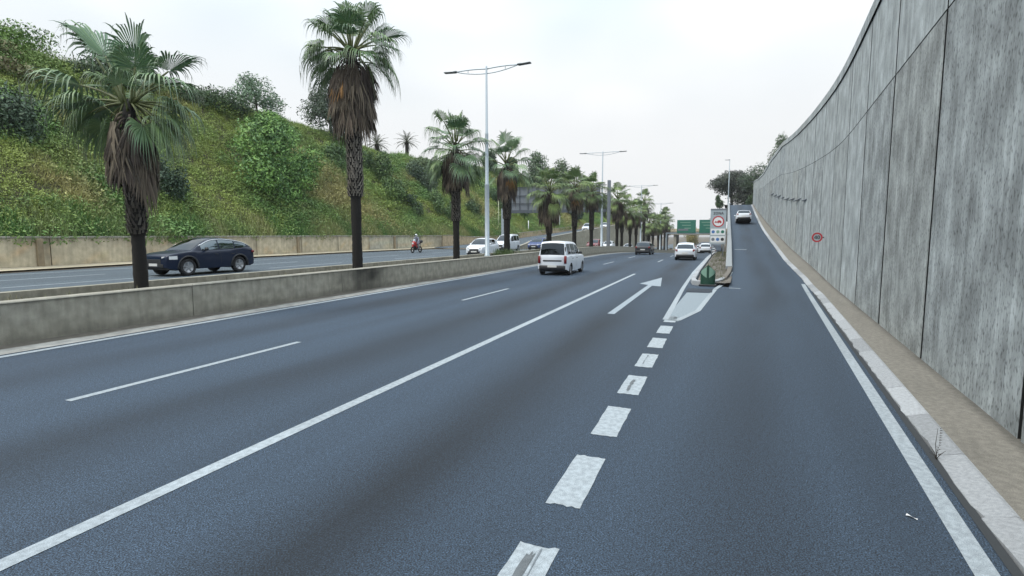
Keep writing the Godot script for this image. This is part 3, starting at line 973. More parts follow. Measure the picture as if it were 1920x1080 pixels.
func build_palms():
	make_fronds()
	var set1 = []
	for f in [[106, 0.1, 1.5, 0], [117, -0.1, 1.3, 0], [147, 0.1, 1.42, 1], [160, -0.1, 1.25, 1], [87, 0.0, 1.22, 0], [80, 0.35, 1.05, 0], [50, 0.1, 1.2, 0], [38, -0.2, 1.1, 1], [14, 0.25, 1.1, 1], [-8, 0.1, 1.0, 1], [-30, 0.2, 0.95, 1], [-48, 0.3, 0.9, 1], [176, 0.3, 1.05, 1], [192, 0.0, 1.05, 1], [210, 0.2, 0.95, 1], [20, 0.8, 0.9, 1], [160, 0.9, 0.9, 1], [100, 0.9, 0.9, 0], [-46, -0.35, 0.85, 1], [238, -0.1, 0.8, 1], [-20, -0.1, 0.95, 2], [68, -0.25, 0.95, 0], [132, 0.4, 1.05, 1], [184, -0.2, 1.0, 2], [200, 0.4, 1.0, 2], [0, 0.5, 1.0, 2]]:
		var a = toward(f[0], f[1])
		set1.append([a.x, a.y, f[2] * (0.92 if sin(deg_to_rad(f[0])) > 0.4 else 0.84), f[3]])
	var set2 = []
	for f in [[92, 0.1, 1.15], [75, -0.1, 1.15], [110, 0.2, 1.1], [60, 0.2, 1.15], [133, 0.0, 1.2], [122, -0.5, 1.0], [30, 0.1, 1.25], [18, -0.3, 1.15], [160, 0.1, 1.25], [172, -0.3, 1.1], [-5, 0.1, 1.15], [188, 0.2, 1.15], [45, 0.5, 1.1], [-22, 0.15, 1.1], [-42, 0.2, 0.95], [205, 0.2, 1.1], [82, -0.8, 0.95], [222, 0.4, 0.95], [8, 0.6, 1.0], [176, 0.7, 1.0]]:
		var a = toward(f[0], f[1])
		set2.append([a.x, a.y, f[2]])
	palm("nearest fan palm, with floppy windblown fronds, left of the dark blue car", -9.5, -14.15, {crown = 4.85, low = 1.4, skirt = 2.45, r = 0.16, ru = 0.225, pale = 0.6, n = 7, size = 0.62, nd = 46, bottom = 35.0, top = 86.0, set = set1, flare = 0.07, dsize = 1.0}, true)
	palm("tallest fan palm near the camera, with a long brown skirt and an orange dead frond", -18.6, -14.2, {crown = 8.95, low = 2.95, skirt = 5.75, r = 0.21, ru = 0.33, pale = 1.5, n = 15, size = 1.0, nd = 90, bottom = 0.0, bias = 0.8, stack = 0.7, set = set2, orange = 1, orange_at = 18.0, flare = 0.27, dsize = 1.2}, true)
	palm("third fan palm on the median, just left of the nearest street lamp", -27.5, -14.1, {crown = 6.6, low = 2.15, skirt = 4.0, r = 0.185, ru = 0.27, pale = 0.8, n = 32, size = 1.05, nd = 64, flare = 0.2, dsize = 1.15, bottom = -34.0, bias = 0.95}, true)
	palm("fourth fan palm, right of the nearest street lamp, with a yellowing skirt", -36.6, -14.6, {crown = 6.8, low = 2.5, skirt = 4.0, r = 0.23, ru = 0.32, pale = 0.6, n = 20, size = 1.08, nd = 46, orange = 2, orange_at = 60.0, flare = 0.16, bottom = -28.0, bias = 1.0, dsize = 1.1}, true)
	palm("fifth fan palm, right above the white van on the road, its skirt wide and brown", -45.7, -14.2, {crown = 5.6, low = 1.5, skirt = 2.5, r = 0.24, ru = 0.3, pale = 0.5, n = 30, size = 1.1, nd = 70, flare = 0.28, dsize = 1.3, bottom = -15.0, bias = 0.9}, true)
	palm("sixth fan palm, with yellowish old fronds in front of the grey sign back", -54.6, -14.2, {crown = 6.5, low = 2.2, skirt = 4.1, r = 0.23, ru = 0.31, pale = 0.5, n = 32, size = 1.15, nd = 50, orange = 2, orange_at = 40.0, flare = 0.26, dsize = 1.2, bottom = -25.0, bias = 0.9}, true)
	palm("seventh fan palm, beside the dark gantry column and second street lamp", -63.0, -14.3, {crown = 6.9, low = 2.0, skirt = 4.2, r = 0.23, ru = 0.3, pale = 0.5, n = 32, size = 1.1, nd = 44, flare = 0.28, bottom = -25.0}, true)
	var far = [[-79.5, 7.3, "first fan palm beyond the dark gantry column"], [-84.5, 6.4, "second fan palm beyond the dark gantry column"], [-91.0, 6.2, "fan palm halfway between the gantry column and the third street lamp"], [-98.0, 6.6, "fan palm just before the third street lamp"], [-108.6, 9.6, "tall fan palm standing right behind the third street lamp"], [-117.5, 6.0, "first fan palm after the tall one by the third lamp"], [-126.5, 6.4, "second fan palm after the tall one by the third lamp"], [-136.0, 7.0, "fan palm near the fourth street lamp"], [-145.0, 8.4, "leftmost fan palm of the tall cluster beside the green signs"], [-152.5, 9.6, "tallest fan palm of the cluster beside the green signs"], [-161.0, 8.0, "last fan palm of the median, nearest the bridge"]]
	rng.seed = 3
	for f in far:
		var x = -14.2 + rng.randf_range(-0.2, 0.2)
		palm(f[2], f[0], x, {crown = f[1], low = f[1] * 0.35, skirt = f[1] * 0.55, r = 0.22, ru = 0.3, pale = 0.5, n = 24, size = 1.2, nd = 34, flare = 0.28, dsize = 1.2, bottom = -25.0}, false)

# ---------------------------------------------------------------- trees, bushes and ground cover
func crown_mesh(lobes: Array, count: int, leaf: float, ca: Color, cb: Color, holes := 0.0, up := 0.4) -> ArrayMesh:
	# many leaf-sized faces through the crown's volume; lobes are [centre, radii]
	var b = MB.new()
	var vol = 0.0
	for l in lobes: vol += l[1].x * l[1].y + l[1].x * l[1].z
	for l in lobes:
		var n = int(count * (l[1].x * l[1].y + l[1].x * l[1].z) / vol)
		for i in n:
			var d = Vector3(rng.randfn(), rng.randfn(), rng.randfn()).normalized()
			var wob = 1.0 + 0.42 * bumpy.get_noise_3dv((d * l[1] + l[0]) * 9.0) + 0.25 * fine.get_noise_3dv((d * l[1] + l[0]) * 7.0)
			var r = pow(rng.randf(), 0.42) * wob
			var p: Vector3 = l[0] + d * l[1] * r
			var g = bumpy.get_noise_3dv(p * 22.0)
			if g < holes - 0.62: continue
			var nrm = (d + Vector3(rng.randfn(), rng.randfn() + up, rng.randfn()) * 0.7).normalized()
			var t = nrm.cross(Vector3(rng.randfn(), rng.randfn(), rng.randfn())).normalized()
			var s = nrm.cross(t)
			var sz = leaf * rng.randf_range(0.6, 1.35)
			var k = clampf(0.5 + g * 1.1 + rng.randf_range(-0.3, 0.3), 0.0, 1.0)
			b.col = ca.lerp(cb, k)
			var m = p + nrm * sz * 0.12
			b.v(p - t * sz); b.v(m + s * sz * 0.45); b.v(p + t * sz)
			b.v(p - t * sz); b.v(p + t * sz); b.v(m - s * sz * 0.45)
	b.st.set_smooth_group(-1)
	return b.done()

func limbs(mb: MB, base: Vector3, lobes: Array, r: float):
	var fork = base.lerp(lobes[0][0], 0.45)
	mb.tube([base - Vector3(0, 0.4, 0), base + Vector3(0, 0.3, 0), fork], [r * 1.35, r, r * 0.75], 8)
	for l in lobes:
		var mid = fork.lerp(l[0], 0.55) + Vector3(rng.randf_range(-0.2, 0.2), rng.randf_range(-0.1, 0.3), rng.randf_range(-0.2, 0.2))
		mb.tube([fork, mid, l[0]], [r * 0.6, r * 0.4, r * 0.12], 6)

func tree(called: String, label: String, cat: String, at: Vector3, lobes: Array, count: int, leaf: float, ca: Color, cb: Color, r := 0.2, holes := 0.0, group := ""):
	var t = thing(called, label, cat, at, 0.0, group)
	var b = MB.new().soft().tint(Color(0.10, 0.08, 0.06))
	limbs(b, Vector3.ZERO, lobes, r)
	obj("trunk" if r > 0.09 else "stem", b, M.bark, t)
	put("crown" if r > 0.09 else "foliage", crown_mesh(lobes, count, leaf, ca * 1.35, cb * 1.35, holes), M.leaf, t)
	return t

func date_palm(label: String, at: Vector3, hgt: float, size: float):
	var t = thing("date_palm", label, "palm tree", at, 0.0, "feathery palms on the ridge")
	var b = MB.new().soft().tint(Color(0.09, 0.075, 0.06))
	b.lathe([[0.4, -0.5], [0.33, 0.5], [0.3, hgt - 0.4], [0.42, hgt - 0.1], [0.2, hgt + 0.2]], 10)
	obj("trunk", b, M.bark, t)
	for i in 26:
		var f = MB.new().soft()
		var e = lerpf(1.45, -0.25, pow(i / 26.0, 0.8))
		var pts = []
		var p = Vector3.ZERO
		for k in 8:
			pts.append(p)
			p += Vector3(0, sin(e), cos(e)) * size / 7.0
			e -= 0.14
		f.tint(Color(0.08, 0.095, 0.045))
		f.tube(pts, [0.04, 0.035, 0.03, 0.026, 0.022, 0.017, 0.012, 0.006], 4)
		for k in 26:
			var s = 0.8 + k * 0.24
			var j = mini(int(s), 6)
			var q = pts[j].lerp(pts[j + 1], s - j)
			var dir = (pts[j + 1] - pts[j]).normalized()
			for sd in [-1, 1]:
				var tip = q + (Vector3(sd * 0.8, 0.2, 0) + dir * 0.8).normalized() * 0.55 * sin(PI * clampf(k / 27.0 + 0.12, 0, 1)) + Vector3(0, -0.06, 0)
				var c = Color(0.05, 0.075, 0.04).lerp(Color(0.11, 0.12, 0.06), rng.randf())
				for x in [q - dir * 0.035, q + dir * 0.035, tip]: f.vc(x, c)
		var o = obj("frond", f, M.frond, t)
		o.transform = Transform3D(Basis(Vector3.UP, 2.39996 * i), Vector3(0, hgt, 0))

func clump(n: int, size: float, leaf: float, upright: float) -> ArrayMesh:
	var b = MB.new()
	for i in n:
		var p = Vector3(rng.randfn(), absf(rng.randfn()) * 0.7, rng.randfn()) * size * 0.45
		var nrm = Vector3(rng.randfn(), rng.randfn() + 0.6, rng.randfn()).normalized()
		var t = nrm.cross(Vector3(rng.randfn(), rng.randfn() * (1.0 - upright), rng.randfn())).normalized()
		var s = nrm.cross(t)
		var sz = leaf * rng.randf_range(0.6, 1.4)
		var k = rng.randf_range(0.65, 1.3)
		b.tint(Color(k, k, k * rng.randf_range(0.8, 1.1)))
		var m = p + nrm * sz * 0.15
		b.v(p - t * sz); b.v(m + s * sz * 0.42); b.v(p + t * sz)
		b.v(p - t * sz); b.v(p + t * sz); b.v(m - s * sz * 0.42)
	return b.done()

func grass_clump(n: int, hgt: float) -> ArrayMesh:
	var b = MB.new()
	for i in n:
		var p = Vector3(rng.randfn() * 0.14, -0.05, rng.randfn() * 0.14)
		var a = rng.randf() * TAU
		var h = hgt * rng.randf_range(0.5, 1.2)
		var lean = Vector3(cos(a), 0, sin(a)) * h * rng.randf_range(0.1, 0.5)
		var w = Vector3(-sin(a), 0, cos(a)) * 0.018
		var k = rng.randf_range(0.7, 1.25)
		b.tint(Color(k, k, k))
		var m = p + lean * 0.35 + Vector3(0, h * 0.6, 0)
		b.tri(p - w, p + w, m)
		b.tri(m - w * 0.8, m + w * 0.8, p + lean + Vector3(0, h, 0))
	return b.done()

func scatter(called: String, label: String, mesh: Mesh, mat, items: Array):
	var mm := MultiMesh.new()
	mm.transform_format = MultiMesh.TRANSFORM_3D
	mm.use_colors = true
	mm.mesh = mesh
	mm.instance_count = items.size()
	for i in items.size():
		mm.set_instance_transform(i, items[i][0])
		mm.set_instance_color(i, items[i][1])
	var o := MultiMeshInstance3D.new()
	o.multimesh = mm
	o.material_override = mat
	o.name = numbered(called, self)
	add_child(o, true)
	return stuffed(o, label)

func hill_normal(x, z) -> Vector3:
	return Vector3(e_hill(x - 0.3, z) - e_hill(x + 0.3, z), 0.6, e_hill(x, z - 0.3) - e_hill(x, z + 0.3)).normalized()

func build_hill():
	var b = MB.new().soft()
	var rows = []
	for z in zs(28, -215, 1.2):
		var row = []
		for j in 34:
			var t = j / 33.0
			var x = x_foot(z) - 0.28 - (t * 22.0 if t < 0.85 else 18.7 + (t - 0.85) * 330.0)
			row.append(Vector3(x, e_hill(x, z), z))
		rows.append(row)
	for i in rows.size() - 1:
		for j in 33:
			for e in [[i, j], [i + 1, j + 1], [i + 1, j], [i, j], [i, j + 1], [i + 1, j + 1]]:
				var p = rows[e[0]][e[1]]
				var k = 1.0 + 0.5 * bumpy.get_noise_2d(p.x * 3.0, p.z * 3.0)
				b.vc(p, Color(k, k, k))
	struct("hillside", b, M.hill, "steep earth hillside above the low wall")
	rng.seed = 200
	var weeds = []
	var tufts = []
	for i in 76000:
		var z = 6.0 - pow(rng.randf(), 1.25) * 190.0
		var s = pow(rng.randf(), 1.0) * 21.5
		var x = x_foot(z) - 0.3 - s
		var y = e_hill(x, z)
		var wet = bumpy.get_noise_2d(x * 3.2 + 100.0, z * 2.4) + 0.7 * fine.get_noise_2d(x * 0.9, z * 0.7)
		var dry = bumpy.get_noise_2d(x * 2.0 - 500.0, z * 1.6) + 0.55 * fine.get_noise_2d(x * 1.3 + 70.0, z)
		var c = Color(0.30, 0.37, 0.085).lerp(Color(0.125, 0.245, 0.06), clampf(0.5 + wet * 1.3, 0, 1))
		c = c.lerp(Color(0.43, 0.365, 0.16), clampf(dry * 1.8 - 0.2, 0.0, 0.75))
		if s > 13.0: c = c.lerp(Color(0.13, 0.24, 0.05), 0.45)
		c = c * rng.randf_range(0.8, 1.2)
		c.a = 1.0
		var n = hill_normal(x, z)
		var q = Basis(Quaternion(Vector3.UP, (n + Vector3.UP * 0.4).normalized())) * Basis(Vector3.UP, rng.randf() * TAU)
		var size = rng.randf_range(0.6, 1.35) * (1.0 + 0.7 * clampf(wet, -0.4, 0.8)) * (1.0 + clampf((-z - 60.0) / 140.0, 0.0, 1.0) * 0.9)
		if (dry > 0.2 and rng.randf() < 0.5) or rng.randf() < 0.12:
			tufts.append([Transform3D(q.scaled(Vector3(1, rng.randf_range(0.7, 1.6), 1) * size), Vector3(x, y, z)), c])
		else:
			weeds.append([Transform3D(q.scaled(Vector3.ONE * size), Vector3(x, y - 0.02, z)), c])
	for i in 5200:                                        # greener growth that leans over the low wall
		var z = 6.0 - pow(rng.randf(), 1.2) * 120.0
		var x = x_foot(z) - 0.38 - absf(rng.randfn()) * 0.8
		var k = bumpy.get_noise_1d(z * 6.0)
		var c = Color(0.09, 0.20, 0.045).lerp(Color(0.30, 0.31, 0.12), clampf(0.35 + 1.6 * k, 0, 1)) * rng.randf_range(0.8, 1.2)
		c.a = 1.0
		tufts.append([Transform3D(Basis(Vector3.UP, rng.randf() * TAU).scaled(Vector3(1.2, rng.randf_range(0.8, 1.7), 1.2)), Vector3(x, e_hill(x, z) - 0.05, z)), c])
	scatter("ground_cover", "low green and yellowing weeds covering the hillside", clump(42, 0.55, 0.072, 0.0), M.leaf, weeds)
	var scrub = []
	for i in 1500:
		var z = 4.0 - pow(rng.randf(), 1.15) * 180.0
		var x = x_foot(z) - 1.2 - rng.randf() * 18.0
		var lump = bumpy.get_noise_2d(x * 4.0 + 900.0, z * 3.0)
		if lump < -0.05: continue
		var c = Color(0.12, 0.22, 0.055).lerp(Color(0.26, 0.34, 0.085), rng.randf()) * rng.randf_range(0.8, 1.2)
		c.a = 1.0
		var sz = rng.randf_range(0.5, 1.3) * (0.8 + lump)
		scrub.append([Transform3D(Basis(Vector3.UP, rng.randf() * TAU).scaled(Vector3(sz, sz * rng.randf_range(0.7, 1.2), sz)), Vector3(x, e_hill(x, z) + 0.05, z)), c])
	scatter("scrub", "low scrub growing in soft humps all over the slope", clump(240, 1.25, 0.085, 0.0), M.leaf, scrub)
	scatter("wild_grass", "tufts of wild and dry grass on the hillside", grass_clump(20, 0.5), M.leaf, tufts)

func hill_at(x, z) -> Vector3:
	return Vector3(x, e_hill(x, z), z)

func bush(label: String, x: float, z: float, w: float, h: float, ca: Color, cb: Color, n := 3000, leaf := 0.13, stretch := 1.0):
	w *= 1.2
	h *= 1.15
	var lobes = []
	var down = Vector3(0.72, -0.68, 0)
	for i in 5:
		var o = Vector3(rng.randf_range(-0.35, 0.35) * w, 0, rng.randf_range(-0.42, 0.42) * w * stretch)
		o.y = h * rng.randf_range(0.28, 0.55) - o.x * 0.8
		lobes.append([o, Vector3(w * 0.3, h * rng.randf_range(0.3, 0.45), w * 0.33 * stretch)])
	tree("bush", label, "bush", hill_at(x, z), lobes, n, leaf, ca, cb, 0.06, 0.05, "bushes on the hillside")

func build_trees():
	rng.seed = 41
	var dk = Color(0.022, 0.045, 0.020)
	var md = Color(0.045, 0.085, 0.026)
	var lt = Color(0.15, 0.27, 0.05)
	tree("broad_tree", "bright green broad leafy tree halfway up the slope, left of the tallest palm", "tree", hill_at(-40.5, -39.5), [[Vector3(0.6, 3.6, 0.3), Vector3(3.0, 3.0, 3.3)], [Vector3(0.4, 5.8, -0.4), Vector3(1.5, 1.5, 1.7)], [Vector3(1.6, 1.2, -2.2), Vector3(2.0, 2.3, 2.6)], [Vector3(2.0, 0.6, 2.2), Vector3(1.9, 1.9, 2.2)], [Vector3(-0.6, 4.9, -1.9), Vector3(2.1, 1.7, 2.3)], [Vector3(1.6, 2.6, -3.9), Vector3(1.6, 1.6, 1.7)], [Vector3(2.2, -1.0, 0.2), Vector3(1.6, 1.5, 2.0)]], 15000, 0.15, Color(0.03, 0.085, 0.025), Color(0.15, 0.27, 0.06), 0.2, 0.16)
	tree("ridge_tree", "grey-green open-crowned tree on the ridge behind the bright green tree", "tree", hill_at(-49.5, -47.5), [[Vector3(0, 2.6, 0), Vector3(2.0, 1.7, 2.2)], [Vector3(0.2, 3.3, 1.2), Vector3(1.1, 1.2, 1.1)], [Vector3(0.2, 1.7, -2.0), Vector3(1.6, 1.2, 1.8)], [Vector3(0.3, 1.6, 2.4), Vector3(1.5, 1.1, 1.6)]], 4200, 0.14, Color(0.07, 0.12, 0.08), Color(0.15, 0.22, 0.13), 0.14, 0.3)
	tree("dark_tree", "dark rounded tree on the ridge just behind the tallest palm's skirt", "tree", hill_at(-50.0, -60.5), [[Vector3(0, 4.4, 0), Vector3(2.6, 2.6, 2.8)], [Vector3(0.2, 2.6, -2.4), Vector3(2.0, 1.9, 2.2)], [Vector3(0.4, 2.8, 3.0), Vector3(2.2, 2.2, 2.4)], [Vector3(0.4, 4.8, 2.4), Vector3(1.6, 1.6, 1.8)], [Vector3(0.2, 5.6, -2.2), Vector3(1.6, 1.5, 1.9)], [Vector3(1.2, 0.6, -1.0), Vector3(2.0, 1.5, 2.6)]], 9000, 0.16, Color(0.026, 0.042, 0.03), Color(0.07, 0.10, 0.06), 0.25, 0.2)
	tree("ridge_shrub_tree", "dark green leafy tree on the ridge behind the nearest palm, right of its crown", "tree", hill_at(-48.6, -41.2), [[Vector3(0, 1.1, 0), Vector3(2.0, 1.3, 2.2)], [Vector3(0, 0.9, -2.6), Vector3(1.6, 1.0, 1.9)], [Vector3(0.2, 0.7, 2.6), Vector3(1.6, 1.0, 1.9)]], 4500, 0.15, dk, md, 0.12, 0.15)
	bush("dark bush low on the slope at the left edge of the photo", -40.0, -19.6, 3.0, 3.4, dk, Color(0.05, 0.085, 0.05), 4200, 0.13)
	bush("dark upright bush behind the nearest palm's trunk", -37.4, -27.6, 1.6, 3.0, dk, Color(0.045, 0.08, 0.05), 2600, 0.11)
	bush("bright green hedge-like bush along the ridge at the far left", -50.2, -24.5, 4.0, 2.0, Color(0.05, 0.11, 0.025), Color(0.12, 0.20, 0.04), 6000, 0.13, 1.5)
	bush("green bush on the ridge behind the nearest palm's drooping fronds", -49.0, -32.5, 4.0, 2.0, dk, md, 5000, 0.13, 1.5)
	bush("reddish-green bush below the ridge at the far left", -46.5, -22.0, 3.0, 1.4, Color(0.09, 0.07, 0.035), Color(0.11, 0.12, 0.045), 2600, 0.12, 1.6)
	bush("rounded dark green bush left of the tallest palm's trunk", -43.5, -54.0, 2.6, 3.0, Color(0.025, 0.06, 0.02), Color(0.065, 0.12, 0.03), 4000, 0.13)
	bush("tall green bush right of the tallest palm's trunk", -43.0, -61.5, 2.8, 4.2, Color(0.025, 0.055, 0.02), Color(0.075, 0.13, 0.035), 4800, 0.14)
	bush("green bush lower down, below the tall bush right of the tallest palm", -40.0, -60.8, 2.8, 3.2, Color(0.03, 0.065, 0.02), Color(0.085, 0.145, 0.035), 4400, 0.14)
	bush("grey-green bush left of the third palm's skirt", -42.5, -71.5, 3.2, 4.0, Color(0.03, 0.055, 0.035), Color(0.065, 0.10, 0.055), 4600, 0.15)
	bush("small dark bush at mid-slope between the second and third palms", -38.6, -62.4, 2.2, 2.0, dk, md, 2800, 0.12)
	bush("light green bush low on the slope left of the third palm's trunk", -37.6, -69.5, 2.8, 2.8, Color(0.04, 0.08, 0.03), Color(0.09, 0.15, 0.045), 3600, 0.14)
	bush("dark spiky bush behind the third palm's trunk", -38.0, -80.0, 2.0, 2.4, dk, md, 2400, 0.13)
	bush("green bush between the lamp post and the fourth palm", -38.5, -93.0, 3.6, 4.2, Color(0.02, 0.05, 0.02), Color(0.05, 0.10, 0.03), 4200, 0.17)
	bush("bright green bush under the grey sign back", -35.6, -112.0, 4.5, 4.2, Color(0.05, 0.10, 0.02), Color(0.12, 0.19, 0.035), 4200, 0.18)
	bush("dark bush under the left end of the grey sign back", -35.8, -99.0, 2.6, 3.6, dk, md, 3000, 0.16)
	bush("sage green bush high on the slope left of the third palm", -46.6, -77.0, 3.0, 2.4, Color(0.05, 0.08, 0.04), Color(0.10, 0.14, 0.06), 3200, 0.15, 1.4)
	date_palm("lower feathery palm on the ridge, right of the tallest palm", hill_at(-51.0, -72.5), 1.9, 2.3)
	date_palm("upper feathery palm on the ridge, between the second and third fan palms", hill_at(-51.5, -82.0), 3.4, 2.5)
	var ridge = ["dark conifer-like tree on the ridge behind the nearest lamp post", "dark round tree on the ridge behind the fourth palm", "large green tree behind the left end of the grey sign", "green tree behind the middle of the grey sign", "dark leafy tree behind the right end of the grey sign", "dark tree under the right end of the grey sign", "green tree by the bridge, behind the far palms", "far tree beyond the bridge with yellowish crown"]
	var spots = [[-47.0, -107.0, 3.2, 4.5], [-46.5, -119.0, 3.0, 4.4], [-40.5, -121.0, 5.5, 10.5], [-38.5, -135.0, 5.5, 11.5], [-36.5, -150.0, 5.5, 11.0], [-33.4, -128.0, 4.2, 5.4], [-34.5, -172.0, 6.5, 8.5], [-12.0, -255.0, 7.0, 10.5]]
	for i in 8:
		var s = spots[i]
		var w = s[2]
		var h = s[3]
		var at = hill_at(s[0], s[1]) if i < 7 else Vector3(s[0], -4.2, s[1])
		tree("leafy_tree", ridge[i], "tree", at, [[Vector3(0, h * 0.66, 0), Vector3(w * 0.5, h * 0.32, w * 0.5)], [Vector3(0.2, h * 0.45, w * 0.4), Vector3(w * 0.38, h * 0.26, w * 0.36)], [Vector3(0.3, h * 0.42, -w * 0.4), Vector3(w * 0.38, h * 0.28, w * 0.36)], [Vector3(0.6, h * 0.25, 0), Vector3(w * 0.4, h * 0.2, w * 0.45)], [Vector3(0, h * 0.84, w * 0.15), Vector3(w * 0.3, h * 0.18, w * 0.3)]], 5200, 0.24, [dk, dk, Color(0.03, 0.06, 0.028), Color(0.03, 0.06, 0.025), dk, Color(0.015, 0.03, 0.018), Color(0.03, 0.05, 0.028), Color(0.10, 0.10, 0.03)][i], [Color(0.04, 0.07, 0.035), md, Color(0.07, 0.115, 0.05), Color(0.07, 0.11, 0.045), md, Color(0.03, 0.055, 0.03), Color(0.06, 0.09, 0.045), Color(0.24, 0.20, 0.06)][i], 0.25, 0.12, "trees along the far ridge and slope")
	# right-hand side: an umbrella pine past the crest and the trees behind the wall
	var y = 8.2
	tree("umbrella_pine", "dark umbrella pine with a flat wide crown at the top of the exit ramp", "tree", Vector3(2.6, y, -150.0), [[Vector3(-0.5, 7.6, 0), Vector3(4.6, 2.1, 4.4)], [Vector3(-3.2, 7.0, 0.8), Vector3(2.9, 1.7, 2.8)], [Vector3(2.8, 6.6, 0.5), Vector3(3.6, 2.3, 3.2)], [Vector3(0.4, 9.0, 0), Vector3(3.2, 1.6, 3.0)], [Vector3(-1.0, 5.5, 0.3), Vector3(3.2, 1.5, 2.6)], [Vector3(4.0, 4.6, 0.0), Vector3(3.4, 2.4, 2.8)], [Vector3(2.2, 3.2, 1.0), Vector3(3.2, 2.0, 2.6)], [Vector3(4.8, 2.4, 1.0), Vector3(2.8, 2.2, 2.4)]], 19000, 0.2, Color(0.018, 0.026, 0.020), Color(0.05, 0.062, 0.042), 0.4, 0.05)
	tree("green_tree", "mid-green tree right of the umbrella pine, behind the end of the wall", "tree", Vector3(9.6, 12.0, -139.0), [[Vector3(-1.2, 3.8, 0), Vector3(3.8, 3.0, 3.6)], [Vector3(-3.4, 2.6, 0.6), Vector3(2.8, 2.2, 2.6)], [Vector3(2.2, 4.6, 0.4), Vector3(3.2, 2.8, 3.0)], [Vector3(0.0, 1.2, 1.0), Vector3(4.4, 1.8, 3.0)], [Vector3(3.6, 2.2, 0.4), Vector3(2.8, 2.4, 2.6)]], 9000, 0.2, Color(0.02, 0.04, 0.022), Color(0.055, 0.085, 0.045), 0.3, 0.1)
	tree("slender_tree", "tall airy green tree rising over the top of the concrete wall", "tree", Vector3(10.6, 12.5, -106.0), [[Vector3(-1.3, 3.6, 0), Vector3(1.7, 2.0, 1.7)], [Vector3(-1.0, 5.9, 0.2), Vector3(1.2, 1.5, 1.2)], [Vector3(0.9, 4.6, 0.4), Vector3(1.5, 1.7, 1.6)], [Vector3(1.3, 6.4, 0.2), Vector3(0.8, 1.1, 0.9)], [Vector3(-0.4, 1.8, 0.3), Vector3(2.2, 1.5, 1.8)], [Vector3(-2.2, 2.4, 0.3), Vector3(1.2, 1.2, 1.2)]], 6000, 0.16, Color(0.03, 0.055, 0.03), Color(0.075, 0.115, 0.055), 0.16, 0.3)
	tree("bank_shrub", "dark green shrub on the bank right of the ramp crest, under the trees", "bush", Vector3(7.2, 8.6, -131.0), [[Vector3(0, 1.3, 0), Vector3(2.2, 1.6, 1.8)], [Vector3(2.0, 2.2, 0.2), Vector3(2.2, 2.2, 2.0)], [Vector3(-1.2, 0.8, 0.3), Vector3(1.2, 1.0, 1.2)]], 4500, 0.17, dk, md, 0.1, 0.1)
	tree("crest_shrub", "small green shrub at the left of the ramp's crest", "bush", Vector3(-0.4, 7.6, -124.0), [[Vector3(0, 1.1, 0), Vector3(1.0, 1.2, 1.0)], [Vector3(-0.3, 2.3, 0.2), Vector3(0.6, 0.9, 0.6)]], 1500, 0.16, dk, md, 0.07, 0.2)
	# low weeds in the median and along the kerbs
	rng.seed = 61
	var it = []
	for i in 1500:
		var z = -3.0 - pow(rng.randf(), 1.5) * 110.0
		var near = absf(fposmod(z + 9.5, 9.05) - 0.3)
		if rng.randf() > exp(-near * 1.6) * 0.7 + 0.05: continue
		var c = Color(0.13, 0.15, 0.06).lerp(Color(0.26, 0.23, 0.13), rng.randf())
		it.append([Transform3D(Basis(Vector3.UP, rng.randf() * TAU).scaled(Vector3.ONE * rng.randf_range(0.3, 0.75)), Vector3(rng.randf_range(-14.95, -13.5), e_main(z) + 0.6, z)), c])
	for i in 60:
		it.append([Transform3D(Basis(Vector3.UP, rng.randf() * TAU).scaled(Vector3.ONE * rng.randf_range(0.8, 1.5)), Vector3(-14.3 + rng.randfn() * 0.3, e_main(-37.0) + 0.62, -35.6 + rng.randfn() * 0.5)), Color(0.07, 0.12, 0.03)])
	for i in 500:
		var z = -25.5 - rng.randf() * 70.0
		it.append([Transform3D(Basis(Vector3.UP, rng.randf() * TAU).scaled(Vector3.ONE * rng.randf_range(0.2, 0.5)), Vector3(lerpf(x_isle(z) + 0.3, x_left(z) - 0.3, rng.randf()), e_main(z) + 0.13, z)), Color(0.10, 0.11, 0.05)])
	scatter("median_weeds", "sparse dry weeds on the median and the traffic island", grass_clump(12, 0.45), M.leaf, it)
	# one dead stalk in the gutter
	var st = MB.new().tint(Color(0.05, 0.045, 0.04))
	rng.seed = 8
	for i in 7:
		var a = rng.randf() * TAU
		var h = 0.42 if i == 0 else rng.randf_range(0.05, 0.16)
		st.tube([Vector3.ZERO, Vector3(cos(a) * 0.03, h * 0.5, sin(a) * 0.03), Vector3(cos(a) * (0.02 if i == 0 else 0.1), h, sin(a) * 0.05)], [0.005, 0.004, 0.002], 4)
	for i in 16:
		var q = Vector3(0.015, 0.06 + i * 0.023, 0)
		var a = rng.randf() * TAU
		st.tri(q, q + Vector3(0, 0.012, 0), q + Vector3(cos(a) * 0.035, 0.02, sin(a) * 0.035))
	var wd = obj("dead_weed", st, M.dead)
	wd.scale = Vector3.ONE * 0.75
	wd.position = Vector3(x_kerb(-6.2) - 0.01, 0.01, -6.2)
	tag(wd, "dry dead weed stalk growing from the gutter joint by the kerb", "weed")

# ---------------------------------------------------------------- vehicles (front towards -z, origin on the road under the middle)
func car_width(s: Dictionary, t: float, y: float) -> float:
	var f = 1.0 - 0.16 * pow(clampf(1.0 - t / 0.75, 0.0, 1.0), 2.2) - 0.09 * pow(clampf(1.0 - (s.L - t) / 0.55, 0.0, 1.0), 2.2)
	var k = y / s.shoulder
	var sec = 0.955 + 0.045 * sin(PI * clampf((k - 0.12) / 0.95, 0.0, 1.0)) - 0.02 * clampf(k - 0.95, 0.0, 1.0)
	return s.W * 0.5 * f * sec

